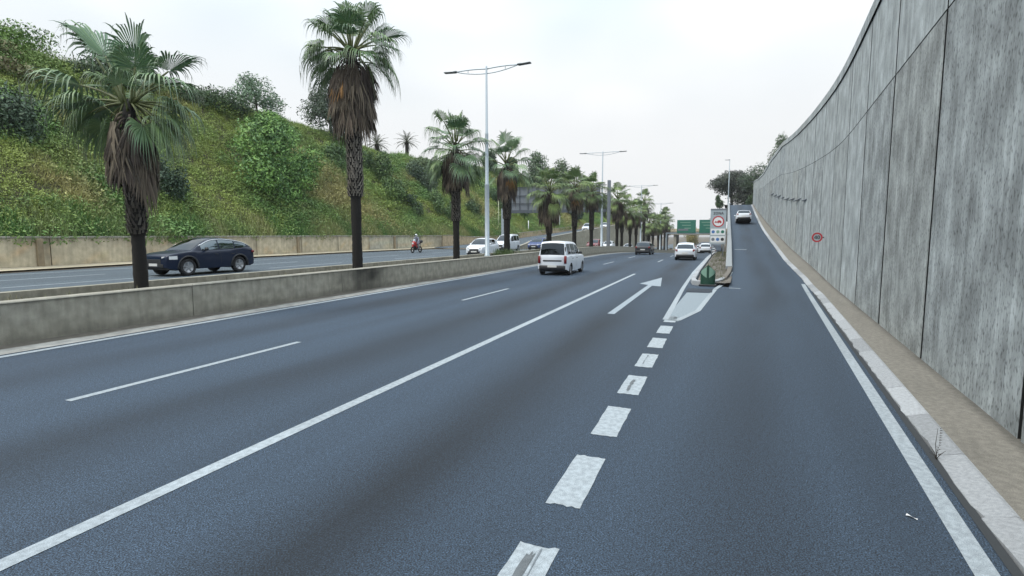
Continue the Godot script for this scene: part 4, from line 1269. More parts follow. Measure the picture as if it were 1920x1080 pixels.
func vehicle(called: String, label: String, cat: String, s: Dictionary, paint: Material, at: Vector3, turn: float, pitch := 0.0, group := "vehicles on the motorway") -> Node3D:
	var c = thing(called, label, cat, at, turn, group)
	c.rotation.x = pitch
	var Lh = s.L * 0.5
	var axles = [s.fo, s.fo + s.wb]
	var ra = s.wr * 1.17
	var ts = []
	var n = 46
	for i in n + 1: ts.append(s.L * i / n)
	for a in axles:
		for e in [-1.0, -0.92, -0.7, -0.4, 0.0, 0.4, 0.7, 0.92, 1.0]: ts.append(a + e * ra)
	for e in [0.015, 0.04, s.L - 0.04, s.L - 0.015]: ts.append(e)
	ts.sort()
	var yb = func(t):
		var y = s.sill + 0.10 * pow(clampf(1.0 - t / 0.35, 0.0, 1.0), 1.5) + 0.10 * pow(clampf(1.0 - (s.L - t) / 0.35, 0.0, 1.0), 1.5)
		for a in axles:
			var d = absf(t - a)
			if d < ra: y = maxf(y, s.wr + sqrt(ra * ra - d * d) * 0.98)
		return y
	var body = MB.new().soft()
	var rows = []
	for t in ts:
		var y0 = yb.call(t)
		var y1 = maxf(tab(s.belt, t), y0 + 0.03)
		var sect = []
		for k in 7:
			var y = lerpf(y0, y1, k / 6.0)
			sect.append(Vector3(car_width(s, t, y), y, t - Lh))
		var w1 = sect[-1].x
		for k in 5:
			var q = 0.94 - 1.88 * (k + 0.0) / 4.0
			sect.append(Vector3(w1 * q, y1 + 0.035 * (1.0 - q * q) + 0.006, t - Lh))
		for k in 7:
			var p = sect[6 - k]
			sect.append(Vector3(-p.x, p.y, p.z))
		rows.append(sect)
	body.loft(rows, false, false)
	for e in [0, rows.size() - 1]:                     # nose and tail faces
		for k in 9:
			var a = rows[e][k]; var b2 = rows[e][k + 1]
			var d = rows[e][18 - k]; var c2 = rows[e][17 - k]
			if e == 0: body.quad(a, d, c2, b2)
			else: body.quad(a, b2, c2, d)
	obj("body", body, paint, c)
	var under = MB.new()
	under.box(Vector3(0, s.sill + 0.12, 0), Vector3(s.W * 0.72, 0.26, s.L * 0.93))
	for a in axles: under.box(Vector3(0, s.wr + 0.12, a - Lh), Vector3(s.W * 0.8, 0.5, ra * 2.1))
	obj("underbody", under, M.black, c)
	# greenhouse
	var rw: float = s.roofw * 0.5
	var skin = func(t, f, side):                        # a point of the cabin's side, f from belt to roof
		var y0 = tab(s.belt, t) - 0.01
		var y1 = maxf(tab(s.roof, t), y0 + 0.005)
		var hk = clampf((y1 - y0) / (s.H - s.shoulder), 0.0, 1.0)
		var w0 = car_width(s, t, y0) * 0.965
		var w1 = lerpf(w0 * 0.97, minf(rw, w0), hk)
		var y = lerpf(y0, y1, f)
		return Vector3(side * lerpf(w0, w1, pow(f, 1.3)), y, t - Lh)
	var top = func(t, q):                               # a point of the roof line, q across from -1 to 1
		var p = skin.call(t, 1.0, 1.0)
		return Vector3(p.x * q, p.y + 0.05 * (1.0 - q * q) * clampf((p.y - tab(s.belt, t)) / 0.3, 0.0, 1.0), p.z)
	var cab = MB.new().soft()
	var g0: float = s.roof[0][0]
	var g1: float = s.roof[-1][0]
	var gt = []
	for i in 31: gt.append(lerpf(g0, g1, i / 30.0))
	for r in s.roof: gt.append(r[0])
	gt.sort()
	rows = []
	for t in gt:
		var sect = []
		for k in 6: sect.append(skin.call(t, k / 5.0, 1.0))
		for k in 7: sect.append(top.call(t, 0.97 - 1.94 * k / 6.0))
		for k in 6: sect.append(skin.call(t, 1.0 - k / 5.0, -1.0))
		rows.append(sect)
	cab.loft(rows, false, false)
	obj("cabin", cab, s.get("roof_paint", paint), c)
	for side in [-1.0, 1.0]:
		for w in s.win:
			var g = MB.new().soft()
			g.grid(9, 4, func(u, v):
				var t = lerpf(w[0], w[1], u)
				var p = skin.call(t, lerpf(0.10, 0.86, v), side)
				return p + Vector3(side * 0.007, 0.0, 0.0), null, side > 0)
			obj("side_window", g, M.glass, c)
		if s.get("trim", false):
			var pts = []
			for i in 14:
				var t = lerpf(s.win[0][0] - 0.1, s.win[-1][1] + 0.28, i / 13.0)
				pts.append(skin.call(t, 0.92, side) + Vector3(side * 0.012, 0, 0))
			var ch = MB.new().soft()
			ch.tube(pts, 0.018, 5)
			obj("window_trim", ch, M.chrome, c)
	var ws = MB.new().soft()
	ws.grid(8, 10, func(u, v): return top.call(lerpf(s.ws[0], s.ws[1], v), lerpf(-0.9, 0.9, u)) + Vector3(0, 0.006, -0.006))
	obj("windscreen", ws, M.screen, c)
	var rg = MB.new().soft()
	rg.grid(8, 10, func(u, v): return top.call(lerpf(s.rg[0], s.rg[1], v), lerpf(-0.93, 0.93, u)) + Vector3(0, 0.004, 0.009))
	obj("rear_window", rg, M.screen, c)
	# wheels
	for a in axles:
		for side in [-1.0, 1.0]:
			var wx = side * (s.W * 0.5 - 0.125)
			var b = Basis(Vector3.BACK, -side * PI / 2)
			var ty = MB.new().soft()
			ty.lathe([[s.wr * 0.62, -0.1], [s.wr * 0.9, -0.105], [s.wr, -0.07], [s.wr, 0.07], [s.wr * 0.9, 0.105], [s.wr * 0.66, 0.10], [s.wr * 0.62, 0.06]], 22, Vector3.ZERO, b)
			var wh = obj("wheel", ty, M.rubber, c)
			wh.position = Vector3(wx, s.wr, a - Lh)
			var rm = MB.new().soft()
			rm.lathe([[s.wr * 0.64, 0.055], [s.wr * 0.66, 0.085], [s.wr * 0.6, 0.088], [s.wr * 0.57, 0.07]], 22, Vector3.ZERO, b)
			rm.flat()
			for k in 5:
				var an = TAU * k / 5.0
				rm.box(b * Vector3(cos(an) * s.wr * 0.32, 0.078, sin(an) * s.wr * 0.32), Vector3(s.wr * 0.58, 0.02, s.wr * 0.15), b * Basis(Vector3.UP, -an))
			rm.lathe([[s.wr * 0.16, 0.06], [s.wr * 0.15, 0.094], [0.01, 0.096]], 10, Vector3.ZERO, b)
			obj("rim", rm, M.rim, wh)
			if s.get("clad", false):
				var ar = MB.new().soft()
				var pts = []
				for i in 15:
					var an = lerpf(-0.12, PI + 0.12, i / 14.0)
					var tt = a + cos(an) * (ra + 0.03)
					var yy = s.wr + sin(an) * (ra + 0.03)
					pts.append(Vector3(side * (car_width(s, tt, yy) - 0.01), yy, tt - Lh))
				ar.tube(pts, 0.045, 6)
				obj("wheel_arch", ar, M.black, c)
	# lights, bumpers, plate, mirrors, handles
	for side in [-1.0, 1.0]:
		var hl = MB.new().soft()
		var hy: float = s.light_y
		hl.grid(6, 3, func(u, v):
			var t = lerpf(0.02, 0.42, u * u)
			var y = lerpf(hy - 0.06, hy + 0.06 + 0.03 * u, v)
			var x = car_width(s, t, y) * lerpf(0.62, 1.0, minf(1.0, u * 2.2))
			return Vector3(side * (x + 0.008), y, t - Lh - 0.012 * (1.0 - u)), null, side > 0)
		obj("headlight", hl, M.lamp, c)
		var tl = MB.new().soft()
		var ty2: Array = s.tail
		tl.box(Vector3(side * (car_width(s, s.L - 0.05, ty2[0]) - 0.085), ty2[0], Lh - 0.045 + ty2[3]), Vector3(ty2[2], ty2[1], 0.13), Basis(Vector3.UP, side * 0.22), 0.02)
		obj("tail_light", tl, M.tail, c)
		var mr = MB.new().soft()
		var mt: float = s.win[0][0] + 0.18
		var mp = skin.call(mt, 0.12, side)
		mr.box(mp + Vector3(side * 0.13, 0.05, -0.02), Vector3(0.2, 0.14, 0.1), Basis(Vector3.UP, side * -0.2), 0.04)
		mr.box(mp + Vector3(side * 0.03, 0.0, 0.0), Vector3(0.1, 0.04, 0.05), Basis.IDENTITY, 0.01)
		obj("mirror", mr, s.get("mirror", paint), c)
		for w in s.win.slice(0, 2):
			var hd = MB.new().soft()
			var ht: float = w[1] - 0.16
			hd.box(Vector3(side * (car_width(s, ht, s.shoulder * 0.86) + 0.012), s.shoulder * 0.86, ht - Lh), Vector3(0.03, 0.03, 0.19), Basis.IDENTITY, 0.01)
			obj("door_handle", hd, s.get("mirror", paint), c)
			if s.L > 3.5:
				var gap = MB.new()
				gap.grid(1, 7, func(u, v):
					var tt = w[1] + 0.06 + (u - 0.5) * 0.014
					var yy = lerpf(s.sill + 0.16, tab(s.belt, tt) - 0.03, v)
					return Vector3(side * (car_width(s, tt, yy) + 0.003), yy, tt - Lh), null, side > 0)
				obj("door_seam", gap, M.black, c)
		if s.get("rails", false):
			var rl = MB.new().soft()
			var pts = []
			for i in 9: pts.append(top.call(lerpf(s.win[0][1] - 0.35, s.win[-1][1], i / 8.0), side * 0.9) + Vector3(0, 0.055 * sin(PI * i / 8.0) + 0.01, 0))
			rl.tube(pts, 0.018, 6)
			obj("roof_rail", rl, M.black, c)
	var gr = MB.new()
	var gw = car_width(s, 0.03, 0.6)
	gr.box(Vector3(0, s.light_y - 0.16, -Lh - 0.004), Vector3(gw * 1.15, 0.2, 0.03), Basis.IDENTITY, 0.01)
	gr.box(Vector3(0, s.sill + 0.18, -Lh + 0.0), Vector3(gw * 1.5, 0.14, 0.05), Basis.IDENTITY, 0.01)
	obj("grille", gr, M.black, c)
	var bp = MB.new().soft()
	bp.box(Vector3(0, s.sill + 0.18, Lh - 0.06), Vector3(s.W * 0.86, s.get("bump", 0.22), 0.18), Basis.IDENTITY, 0.05)
	obj("rear_bumper", bp, M.black, c)
	for e in [[-Lh - 0.026, s.sill + 0.22], [Lh + s.get("plate_z", 0.006), s.get("plate_y", 0.62)]]:
		var pl = MB.new()
		pl.box(Vector3(0, e[1], e[0]), Vector3(0.5, 0.11, 0.012))
		obj("number_plate", pl, M.plate, c)
	if s.has("handle_bar"):
		var hb = MB.new()
		hb.box(Vector3(0, s.handle_bar, Lh + 0.004), Vector3(1.05, 0.075, 0.03), Basis.IDENTITY, 0.012)
		obj("tailgate_bar", hb, M.black, c)
		var rp = MB.new()
		for side in [-1.0, 1.0]: rp.box(Vector3(side * (car_width(s, s.L - 0.06, 1.3) - 0.075), 1.36, Lh - 0.10), Vector3(0.05, 0.36, 0.08), Basis.IDENTITY, 0.01)
		obj("rear_pillar_trim", rp, M.black, c)
	return c

func specs() -> Dictionary:
	return {
		suv = {L = 4.5, W = 1.88, H = 1.66, wb = 2.68, fo = 0.92, wr = 0.38, sill = 0.29, shoulder = 1.06, roofw = 1.28, belt = [[0.0, 0.74], [0.04, 0.86], [0.15, 0.93], [0.5, 1.0], [1.2, 1.07], [1.6, 1.07], [3.2, 1.11], [4.1, 1.19], [4.4, 1.16], [4.47, 1.05], [4.5, 0.95]], roof = [[1.12, 1.06], [1.55, 1.32], [2.0, 1.54], [2.3, 1.61], [2.8, 1.63], [3.4, 1.57], [3.9, 1.45], [4.25, 1.28], [4.44, 1.14]], win = [[1.62, 2.5], [2.57, 3.38], [3.44, 4.05]], ws = [1.2, 2.1], rg = [4.02, 4.38], light_y = 0.80, tail = [0.98, 0.12, 0.34, 0.0], clad = true, trim = true, rails = false, mirror = M.black},
		mpv = {L = 4.36, W = 1.76, H = 1.82, wb = 2.81, fo = 0.83, wr = 0.315, sill = 0.24, shoulder = 1.06, roofw = 1.28, belt = [[0.0, 0.66], [0.05, 0.8], [0.2, 0.9], [0.9, 1.05], [1.3, 1.07], [4.25, 1.09], [4.33, 1.07], [4.36, 1.04]], roof = [[1.02, 1.06], [1.5, 1.42], [1.95, 1.70], [2.4, 1.79], [3.3, 1.815], [4.1, 1.80], [4.22, 1.74], [4.29, 1.4], [4.345, 1.07]], win = [[1.58, 2.42], [2.5, 3.4], [3.5, 4.1]], ws = [1.1, 1.95], rg = [4.228, 4.338], light_y = 0.78, tail = [0.86, 0.42, 0.14, 0.02], clad = false, rails = false, bump = 0.30, handle_bar = 0.80, plate_y = 0.5, plate_z = 0.04, mirror = M.black},
		hatch = {L = 4.02, W = 1.76, H = 1.47, wb = 2.55, fo = 0.82, wr = 0.305, sill = 0.22, shoulder = 0.92, roofw = 1.2, belt = [[0.0, 0.56], [0.05, 0.68], [0.2, 0.76], [0.9, 0.92], [1.3, 0.93], [3.6, 0.99], [3.9, 0.97], [3.98, 0.9], [4.02, 0.8]], roof = [[0.92, 0.92], [1.4, 1.2], [1.85, 1.39], [2.3, 1.46], [2.9, 1.45], [3.4, 1.38], [3.62, 1.32], [3.8, 1.14], [3.93, 0.96]], win = [[1.45, 2.2], [2.27, 2.95], [3.0, 3.4]], ws = [1.0, 1.85], rg = [3.63, 3.91], light_y = 0.68, tail = [0.84, 0.22, 0.2, -0.02], bump = 0.26},
		city = {L = 3.5, W = 1.66, H = 1.48, wb = 2.34, fo = 0.68, wr = 0.285, sill = 0.21, shoulder = 0.92, roofw = 1.14, belt = [[0.0, 0.56], [0.05, 0.7], [0.2, 0.78], [0.75, 0.92], [1.1, 0.94], [3.2, 0.98], [3.42, 0.95], [3.47, 0.9], [3.5, 0.8]], roof = [[0.72, 0.92], [1.1, 1.2], [1.5, 1.40], [1.9, 1.475], [2.6, 1.465], [3.0, 1.4], [3.2, 1.32], [3.35, 1.12], [3.44, 0.95]], win = [[1.15, 2.0], [2.07, 2.75]], ws = [0.8, 1.5], rg = [3.21, 3.42], light_y = 0.70, tail = [0.86, 0.26, 0.16, -0.02], bump = 0.24},
	}

func build_vehicles():
	var sp = specs()
	var white = paint_of(L(0.66, 0.70, 0.76))
	var navy = paint_of(L(0.003, 0.010, 0.032))
	var blue = paint_of(L(0.06, 0.09, 0.22))
	var grey = paint_of(L(0.035, 0.04, 0.048))
	var red = paint_of(L(0.22, 0.02, 0.025))
	var silver = paint_of(L(0.45, 0.47, 0.5))
	var on_opp = func(x, z): return Vector3(x, e_opp(z), z)
	vehicle("suv_car", "dark blue sport utility car beyond the barrier, right of the nearest palm", "car", sp.suv, navy, on_opp.call(-22.6, -18.0), PI)
	vehicle("people_carrier", "white van-like people carrier seen from behind on the carriageway, nearest vehicle on this side", "van", sp.mpv, white, Vector3(-8.42, 0, -29.75), 0.02)
	vehicle("dark_car", "dark grey hatchback driving away in the left lane, ahead of the white van", "car", sp.hatch, grey, Vector3(-8.0, e_main(-62.9), -62.9), 0.0)
	vehicle("white_hatchback", "white hatchback driving away in the right-hand lane, left of the big sign", "car", sp.hatch, white, Vector3(-2.75, 0, -50.2), 0.0)
	vehicle("ramp_car", "white car climbing the exit ramp beside the tall wall", "car", sp.hatch, white, Vector3(2.62, e_ramp(-73.4) + 0.0, -73.4), 0.01, atan((e_ramp(-72.4) - e_ramp(-74.4)) / -2.0) * -1.0)
	vehicle("far_white_car", "far white car just left of the foot of the big sign", "car", sp.hatch, white, Vector3(-1.9, e_main(-84.5), -84.5), 0.0)
	vehicle("far_white_van", "farthest white van by the underpass, ahead of the far white car", "van", sp.mpv, white, Vector3(-3.6, e_main(-116.0), -116.0), 0.0)
	vehicle("far_red_car", "far dark reddish car on the carriageway, right of the white hatchback", "car", sp.hatch, red, Vector3(-4.6, e_main(-104.0), -104.0), 0.0)
	vehicle("far_silver_car", "far silver car left of the big sign, nearly at the underpass", "car", sp.hatch, silver, Vector3(-1.6, e_main(-132.0), -132.0), 0.0)
	vehicle("city_car", "small white city car driving towards the camera, left of the nearest lamp post", "car", sp.city, white, on_opp.call(-18.55, -41.0), PI)
	vehicle("delivery_van", "white compact van driving towards the camera, right of the nearest lamp post", "van", sp.mpv, white, on_opp.call(-22.1, -55.2), PI)
	vehicle("blue_car", "blue car driving towards the camera, left of the white van's roof", "car", sp.hatch, blue, on_opp.call(-20.9, -63.0), PI)
	vehicle("dark_red_car", "dark red car coming up the opposite road beside the second lamp post", "car", sp.hatch, red, on_opp.call(-16.95, -77.0), PI)
	vehicle("slip_road_van", "white van high on the far slip road, left of the second lamp post", "van", sp.mpv, white, Vector3(-26.2, e_slip(-112.0) + 0.01, -112.0), PI)
	vehicle("slip_road_car", "white car high on the far slip road, right of the gantry column", "car", sp.hatch, white, Vector3(-25.6, e_slip(-127.0) + 0.01, -127.0), PI)
	for k in 3:
		vehicle("oncoming_car", ["nearest of three far white oncoming cars glimpsed between the palm trunks", "middle one of three far white oncoming cars glimpsed between the palm trunks", "farthest of three far white oncoming cars, just left of the third lamp post"][k], "car", sp.city, white, on_opp.call([-17.6, -20.4, -17.8][k], [-91.0, -101.0, -113.0][k]), PI)
	build_motorcycle(on_opp.call(-28.2, -46.3))

# a surface round a set of tapered bones
func field_mesh(bones: Array, cell: float, soft: float, mb: MB):
	var lo = Vector3.ONE * 1e9
	var hi = -lo
	for b in bones:
		for e in 2:
			lo = lo.min(b[e] - Vector3.ONE * (b[2 + e] + cell * 2.0))
			hi = hi.max(b[e] + Vector3.ONE * (b[2 + e] + cell * 2.0))
	var n = Vector3i(((hi - lo) / cell).ceil()) + Vector3i.ONE
	var f := PackedFloat32Array()
	f.resize(n.x * n.y * n.z)
	for i in n.x:
		for j in n.y:
			for k in n.z:
				var p = lo + Vector3(i, j, k) * cell
				var s := 0.0
				for b in bones:
					var ab: Vector3 = b[1] - b[0]
					var t = clampf((p - b[0]).dot(ab) / maxf(ab.length_squared(), 1e-6), 0.0, 1.0)
					s += exp(-((p - b[0] - ab * t).length() - lerpf(b[2], b[3], t)) / soft)
				f[(i * n.y + j) * n.z + k] = -log(maxf(s, 1e-30)) * soft
	var vert := {}
	var idx = func(i, j, k): return (i * n.y + j) * n.z + k
	for i in n.x - 1:
		for j in n.y - 1:
			for k in n.z - 1:
				var acc = Vector3.ZERO
				var cnt = 0
				for a in 8:
					for ax in 3:
						if a & (1 << ax): continue
						var b2 = a | (1 << ax)
						var va = f[idx.call(i + (a & 1), j + ((a >> 1) & 1), k + ((a >> 2) & 1))]
						var vb = f[idx.call(i + (b2 & 1), j + ((b2 >> 1) & 1), k + ((b2 >> 2) & 1))]
						if (va < 0) == (vb < 0): continue
						var t = va / (va - vb)
						var pa = Vector3(a & 1, (a >> 1) & 1, (a >> 2) & 1)
						var pb = Vector3(b2 & 1, (b2 >> 1) & 1, (b2 >> 2) & 1)
						acc += pa.lerp(pb, t)
						cnt += 1
				if cnt > 0: vert[idx.call(i, j, k)] = lo + (Vector3(i, j, k) + acc / cnt) * cell
	for i in range(1, n.x - 1):
		for j in range(1, n.y - 1):
			for k in range(1, n.z - 1):
				var a = f[idx.call(i, j, k)]
				for ax in 3:
					var d = Vector3i(1 if ax == 0 else 0, 1 if ax == 1 else 0, 1 if ax == 2 else 0)
					var b2 = f[idx.call(i + d.x, j + d.y, k + d.z)]
					if (a < 0) == (b2 < 0): continue
					var u = Vector3i(d.z, d.x, d.y)
					var w = Vector3i(d.y, d.z, d.x)
					var q = []
					for o in [Vector3i.ZERO, u, u + w, w]:
						q.append(vert.get(idx.call(i - o.x, j - o.y, k - o.z)))
					if q.has(null): continue
					if a < 0: mb.quad(q[0], q[1], q[2], q[3])
					else: mb.quad(q[0], q[3], q[2], q[1])

func build_motorcycle(at: Vector3):
	var t = thing("motorcycle", "red touring motorcycle coming towards the camera beside the low wall", "motorcycle", at, PI, "vehicles on the motorway")
	for z in [-0.72, 0.70]:
		var w = MB.new().soft()
		var ring = []
		for i in 19:
			var a = TAU * i / 18.0
			ring.append(Vector3(0, sin(a) * 0.26, cos(a) * 0.26))
		w.tube(ring, 0.065, 8, false)
		w.tube([Vector3(-0.07, 0, 0), Vector3(0.07, 0, 0)], 0.05, 8)
		var o = obj("wheel", w, M.rubber, t)
		o.position = Vector3(0, 0.32, z)
		var r = MB.new().flat()
		for k in 5: r.box(Vector3(0, 0, 0) + Basis(Vector3.RIGHT, TAU * k / 5.0) * Vector3(0, 0.11, 0), Vector3(0.03, 0.2, 0.04), Basis(Vector3.RIGHT, TAU * k / 5.0))
		obj("rim", r, M.rim, o)
	var red = paint_of(L(0.36, 0.03, 0.03))
	var f = MB.new().soft()
	field_mesh([[Vector3(0, 0.78, -0.62), Vector3(0, 1.0, -0.42), 0.13, 0.2], [Vector3(0, 0.92, -0.35), Vector3(0, 0.86, 0.15), 0.19, 0.16], [Vector3(0, 0.86, 0.15), Vector3(0, 0.95, 0.72), 0.13, 0.09], [Vector3(0.14, 0.78, -0.4), Vector3(0.16, 0.55, -0.15), 0.11, 0.07], [Vector3(-0.14, 0.78, -0.4), Vector3(-0.16, 0.55, -0.15), 0.11, 0.07], [Vector3(0, 0.62, -0.75), Vector3(0, 0.66, -0.6), 0.07, 0.07]], 0.045, 0.03, f)
	obj("fairing", f, red, t)
	var e = MB.new().soft()
	field_mesh([[Vector3(0, 0.45, -0.15), Vector3(0, 0.5, 0.2), 0.2, 0.17], [Vector3(0, 0.4, 0.2), Vector3(0, 0.34, 0.68), 0.06, 0.05], [Vector3(0.16, 0.33, 0.1), Vector3(0.2, 0.48, 0.8), 0.05, 0.065]], 0.05, 0.03, e)
	obj("engine", e, M.black, t)
	var k = MB.new().soft()
	for s in [-1, 1]:
		k.tube([Vector3(s * 0.09, 0.32, -0.74), Vector3(s * 0.1, 0.98, -0.44)], 0.028, 6)
		k.tube([Vector3(s * 0.05, 1.05, -0.42), Vector3(s * 0.22, 1.1, -0.38), Vector3(s * 0.38, 1.06, -0.28)], 0.018, 6)
		k.tube([Vector3(s * 0.3, 1.08, -0.36), Vector3(s * 0.36, 1.2, -0.4)], 0.01, 5)
		k.box(Vector3(s * 0.38, 1.23, -0.4), Vector3(0.12, 0.07, 0.03), Basis.IDENTITY, 0.01)
	obj("fork", k, M.dark_steel, t)
	var s2 = MB.new().soft()
	s2.box(Vector3(0, 0.93, 0.3), Vector3(0.3, 0.1, 0.7), Basis(Vector3.RIGHT, -0.08), 0.04)
	obj("seat", s2, M.black, t)
	var hl = MB.new().soft()
	hl.lathe([[0.10, 0.0], [0.085, 0.05], [0.02, 0.06]], 12, Vector3(0, 0.92, -0.68), Basis(Vector3.RIGHT, -PI / 2 - 0.2))
	obj("headlight", hl, M.lamp, t)
	var ws = MB.new().soft()
	ws.grid(6, 4, func(u, v): return Vector3((u - 0.5) * lerpf(0.38, 0.28, v), 1.08 + v * 0.3, -0.56 + v * 0.16 + pow((u - 0.5) * 2.0, 2.0) * 0.1))
	obj("windshield", ws, M.glass, t)
	var tb = MB.new().soft()
	tb.box(Vector3(0, 1.12, 0.78), Vector3(0.46, 0.32, 0.36), Basis.IDENTITY, 0.08)
	obj("top_box", tb, M.black, t)
	# the rider, hands on the bars and feet on the pegs
	var p = thing("person", "motorcyclist in a grey jacket and white helmet riding the red motorcycle", "person", at, PI)
	var b = MB.new().soft()
	var bones = [[Vector3(0, 1.05, 0.28), Vector3(0, 1.30, 0.14), 0.165, 0.17], [Vector3(0, 1.30, 0.14), Vector3(0, 1.47, 0.05), 0.17, 0.15], [Vector3(-0.17, 1.49, 0.04), Vector3(0.17, 1.49, 0.04), 0.085, 0.085], [Vector3(0, 1.5, 0.03), Vector3(0, 1.62, -0.02), 0.065, 0.06]]
	for s in [-1.0, 1.0]:
		bones.append([Vector3(s * 0.21, 1.47, 0.03), Vector3(s * 0.33, 1.24, -0.06), 0.066, 0.052])
		bones.append([Vector3(s * 0.33, 1.24, -0.06), Vector3(s * 0.35, 1.10, -0.27), 0.05, 0.036])
		bones.append([Vector3(s * 0.35, 1.10, -0.27), Vector3(s * 0.35, 1.085, -0.33), 0.04, 0.04])
		bones.append([Vector3(s * 0.11, 1.03, 0.26), Vector3(s * 0.24, 0.92, -0.16), 0.105, 0.075])
		bones.append([Vector3(s * 0.24, 0.92, -0.16), Vector3(s * 0.22, 0.48, 0.08), 0.072, 0.05])
		bones.append([Vector3(s * 0.22, 0.45, 0.10), Vector3(s * 0.23, 0.41, -0.10), 0.05, 0.042])
	field_mesh(bones, 0.032, 0.022, b)
	for s in [-1.0, 1.0]:                                # fingers closed round the grips
		for i in 4:
			var x = s * (0.315 + 0.021 * i)
			b.tube([Vector3(x, 1.11, -0.34), Vector3(x, 1.10, -0.385), Vector3(x, 1.06, -0.39), Vector3(x, 1.045, -0.35)], [0.0095, 0.0095, 0.009, 0.008], 6)
		b.tube([Vector3(s * 0.315, 1.08, -0.29), Vector3(s * 0.29, 1.055, -0.32), Vector3(s * 0.285, 1.05, -0.36)], [0.011, 0.010, 0.008], 6)
	obj("body", b, plain(L(0.20, 0.21, 0.26), 0.8), p)
	var h = MB.new().soft()
	field_mesh([[Vector3(0, 1.73, -0.02), Vector3(0, 1.70, -0.06), 0.135, 0.115]], 0.02, 0.01, h)
	obj("helmet", h, M.white, p)
	var vz = MB.new().soft()
	vz.grid(8, 3, func(u, v):
		var a = lerpf(-1.0, 1.0, u)
		return Vector3(sin(a) * 0.142, 1.68 + v * 0.09, -0.03 - cos(a) * 0.152))
	obj("visor", vz, M.glass, p)

# ---------------------------------------------------------------- lamps, gantries and signs
func lamp(label: String, z: float, x: float, hgt: float, two: bool, arm: float, base_y: float, turn := 0.0):
	var t = thing("street_lamp", label, "street lamp", Vector3(x, base_y, z), turn, "street lamps")
	var p = MB.new().soft()
	if two: p.lathe([[0.19, -0.1], [0.19, 0.08], [0.15, 0.1], [0.145, 4.6], [0.15, 4.65], [0.115, 4.7], [0.105, hgt * 0.65], [0.11, hgt * 0.655], [0.08, hgt * 0.66], [0.06, hgt], [0.02, hgt + 0.08]], 14)
	else: p.lathe([[0.13, -0.1], [0.12, 0.1], [0.10, 2.0], [0.06, hgt], [0.02, hgt + 0.05]], 10)
	obj("pole", p, M.steel, t)
	for s in ([-1.0, 1.0] if two else [-1.0]):
		var a = MB.new().soft()
		var up = []
		var dn = []
		for i in 9:
			var k = i / 8.0
			up.append(Vector3(s * k * arm, hgt - 0.14 + 0.05 * k * (1.0 - k) * 4.0 + 0.03 * k, 0))
			dn.append(Vector3(s * k * arm, hgt - 0.42 + 0.29 * k * k + 0.02 * k, 0))
		a.tube(up, 0.038, 6)
		a.tube(dn, 0.03, 6)
		a.box(Vector3(s * arm * 0.6, hgt - 0.17, 0), Vector3(0.03, 0.18, 0.03))
		obj("arm", a, M.steel, t)
		var h = MB.new().soft()
		h.box(Vector3(s * (arm + 0.42), hgt - 0.10, 0), Vector3(0.86, 0.07, 0.3), Basis(Vector3.BACK, s * 0.05), 0.03)
		h.box(Vector3(s * (arm + 0.1), hgt - 0.09, 0), Vector3(0.34, 0.12, 0.16), Basis.IDENTITY, 0.04)
		obj("lamp_head", h, M.dark_steel, t)

func ring_of(r0: float, r1: float, n := 40) -> PackedVector2Array:
	var o := PackedVector2Array()
	for i in n + 1: o.append(Vector2(cos(TAU * i / n), sin(TAU * i / n)) * r1)
	for i in n + 1: o.append(Vector2(cos(TAU * (n - i) / n), sin(TAU * (n - i) / n)) * r0)
	return o

func disc(r: float, n := 32) -> PackedVector2Array:
	var o := PackedVector2Array()
	for i in n: o.append(Vector2(cos(TAU * i / n), sin(TAU * i / n)) * r)
	return o

func ring_mesh(b: MB, r0: float, r1: float, o: Vector3, ux: Vector3, uy: Vector3, th: float, n := 36):
	var nm = ux.cross(uy).normalized() * th
	for i in n:
		var a = TAU * i / n
		var c = TAU * (i + 1) / n
		var p = [ux * cos(a) + uy * sin(a), ux * cos(c) + uy * sin(c)]
		b.quad(o + p[0] * r0, o + p[0] * r1, o + p[1] * r1, o + p[1] * r0)
		b.quad(o + p[0] * r1 - nm, o + p[1] * r1 - nm, o + p[1] * r1, o + p[0] * r1)

func words(parent, called, text: String, hgt: float, m, at: Vector3, font := "Droid Sans"):
	var f := SystemFont.new()
	f.font_names = PackedStringArray([font])
	f.font_weight = 700
	var t := TextMesh.new()
	t.font = f
	t.text = text
	t.font_size = 64
	t.pixel_size = hgt / 46.0
	t.depth = 0.006
	var o = put(called, t, m, parent)
	o.position = at
	return o

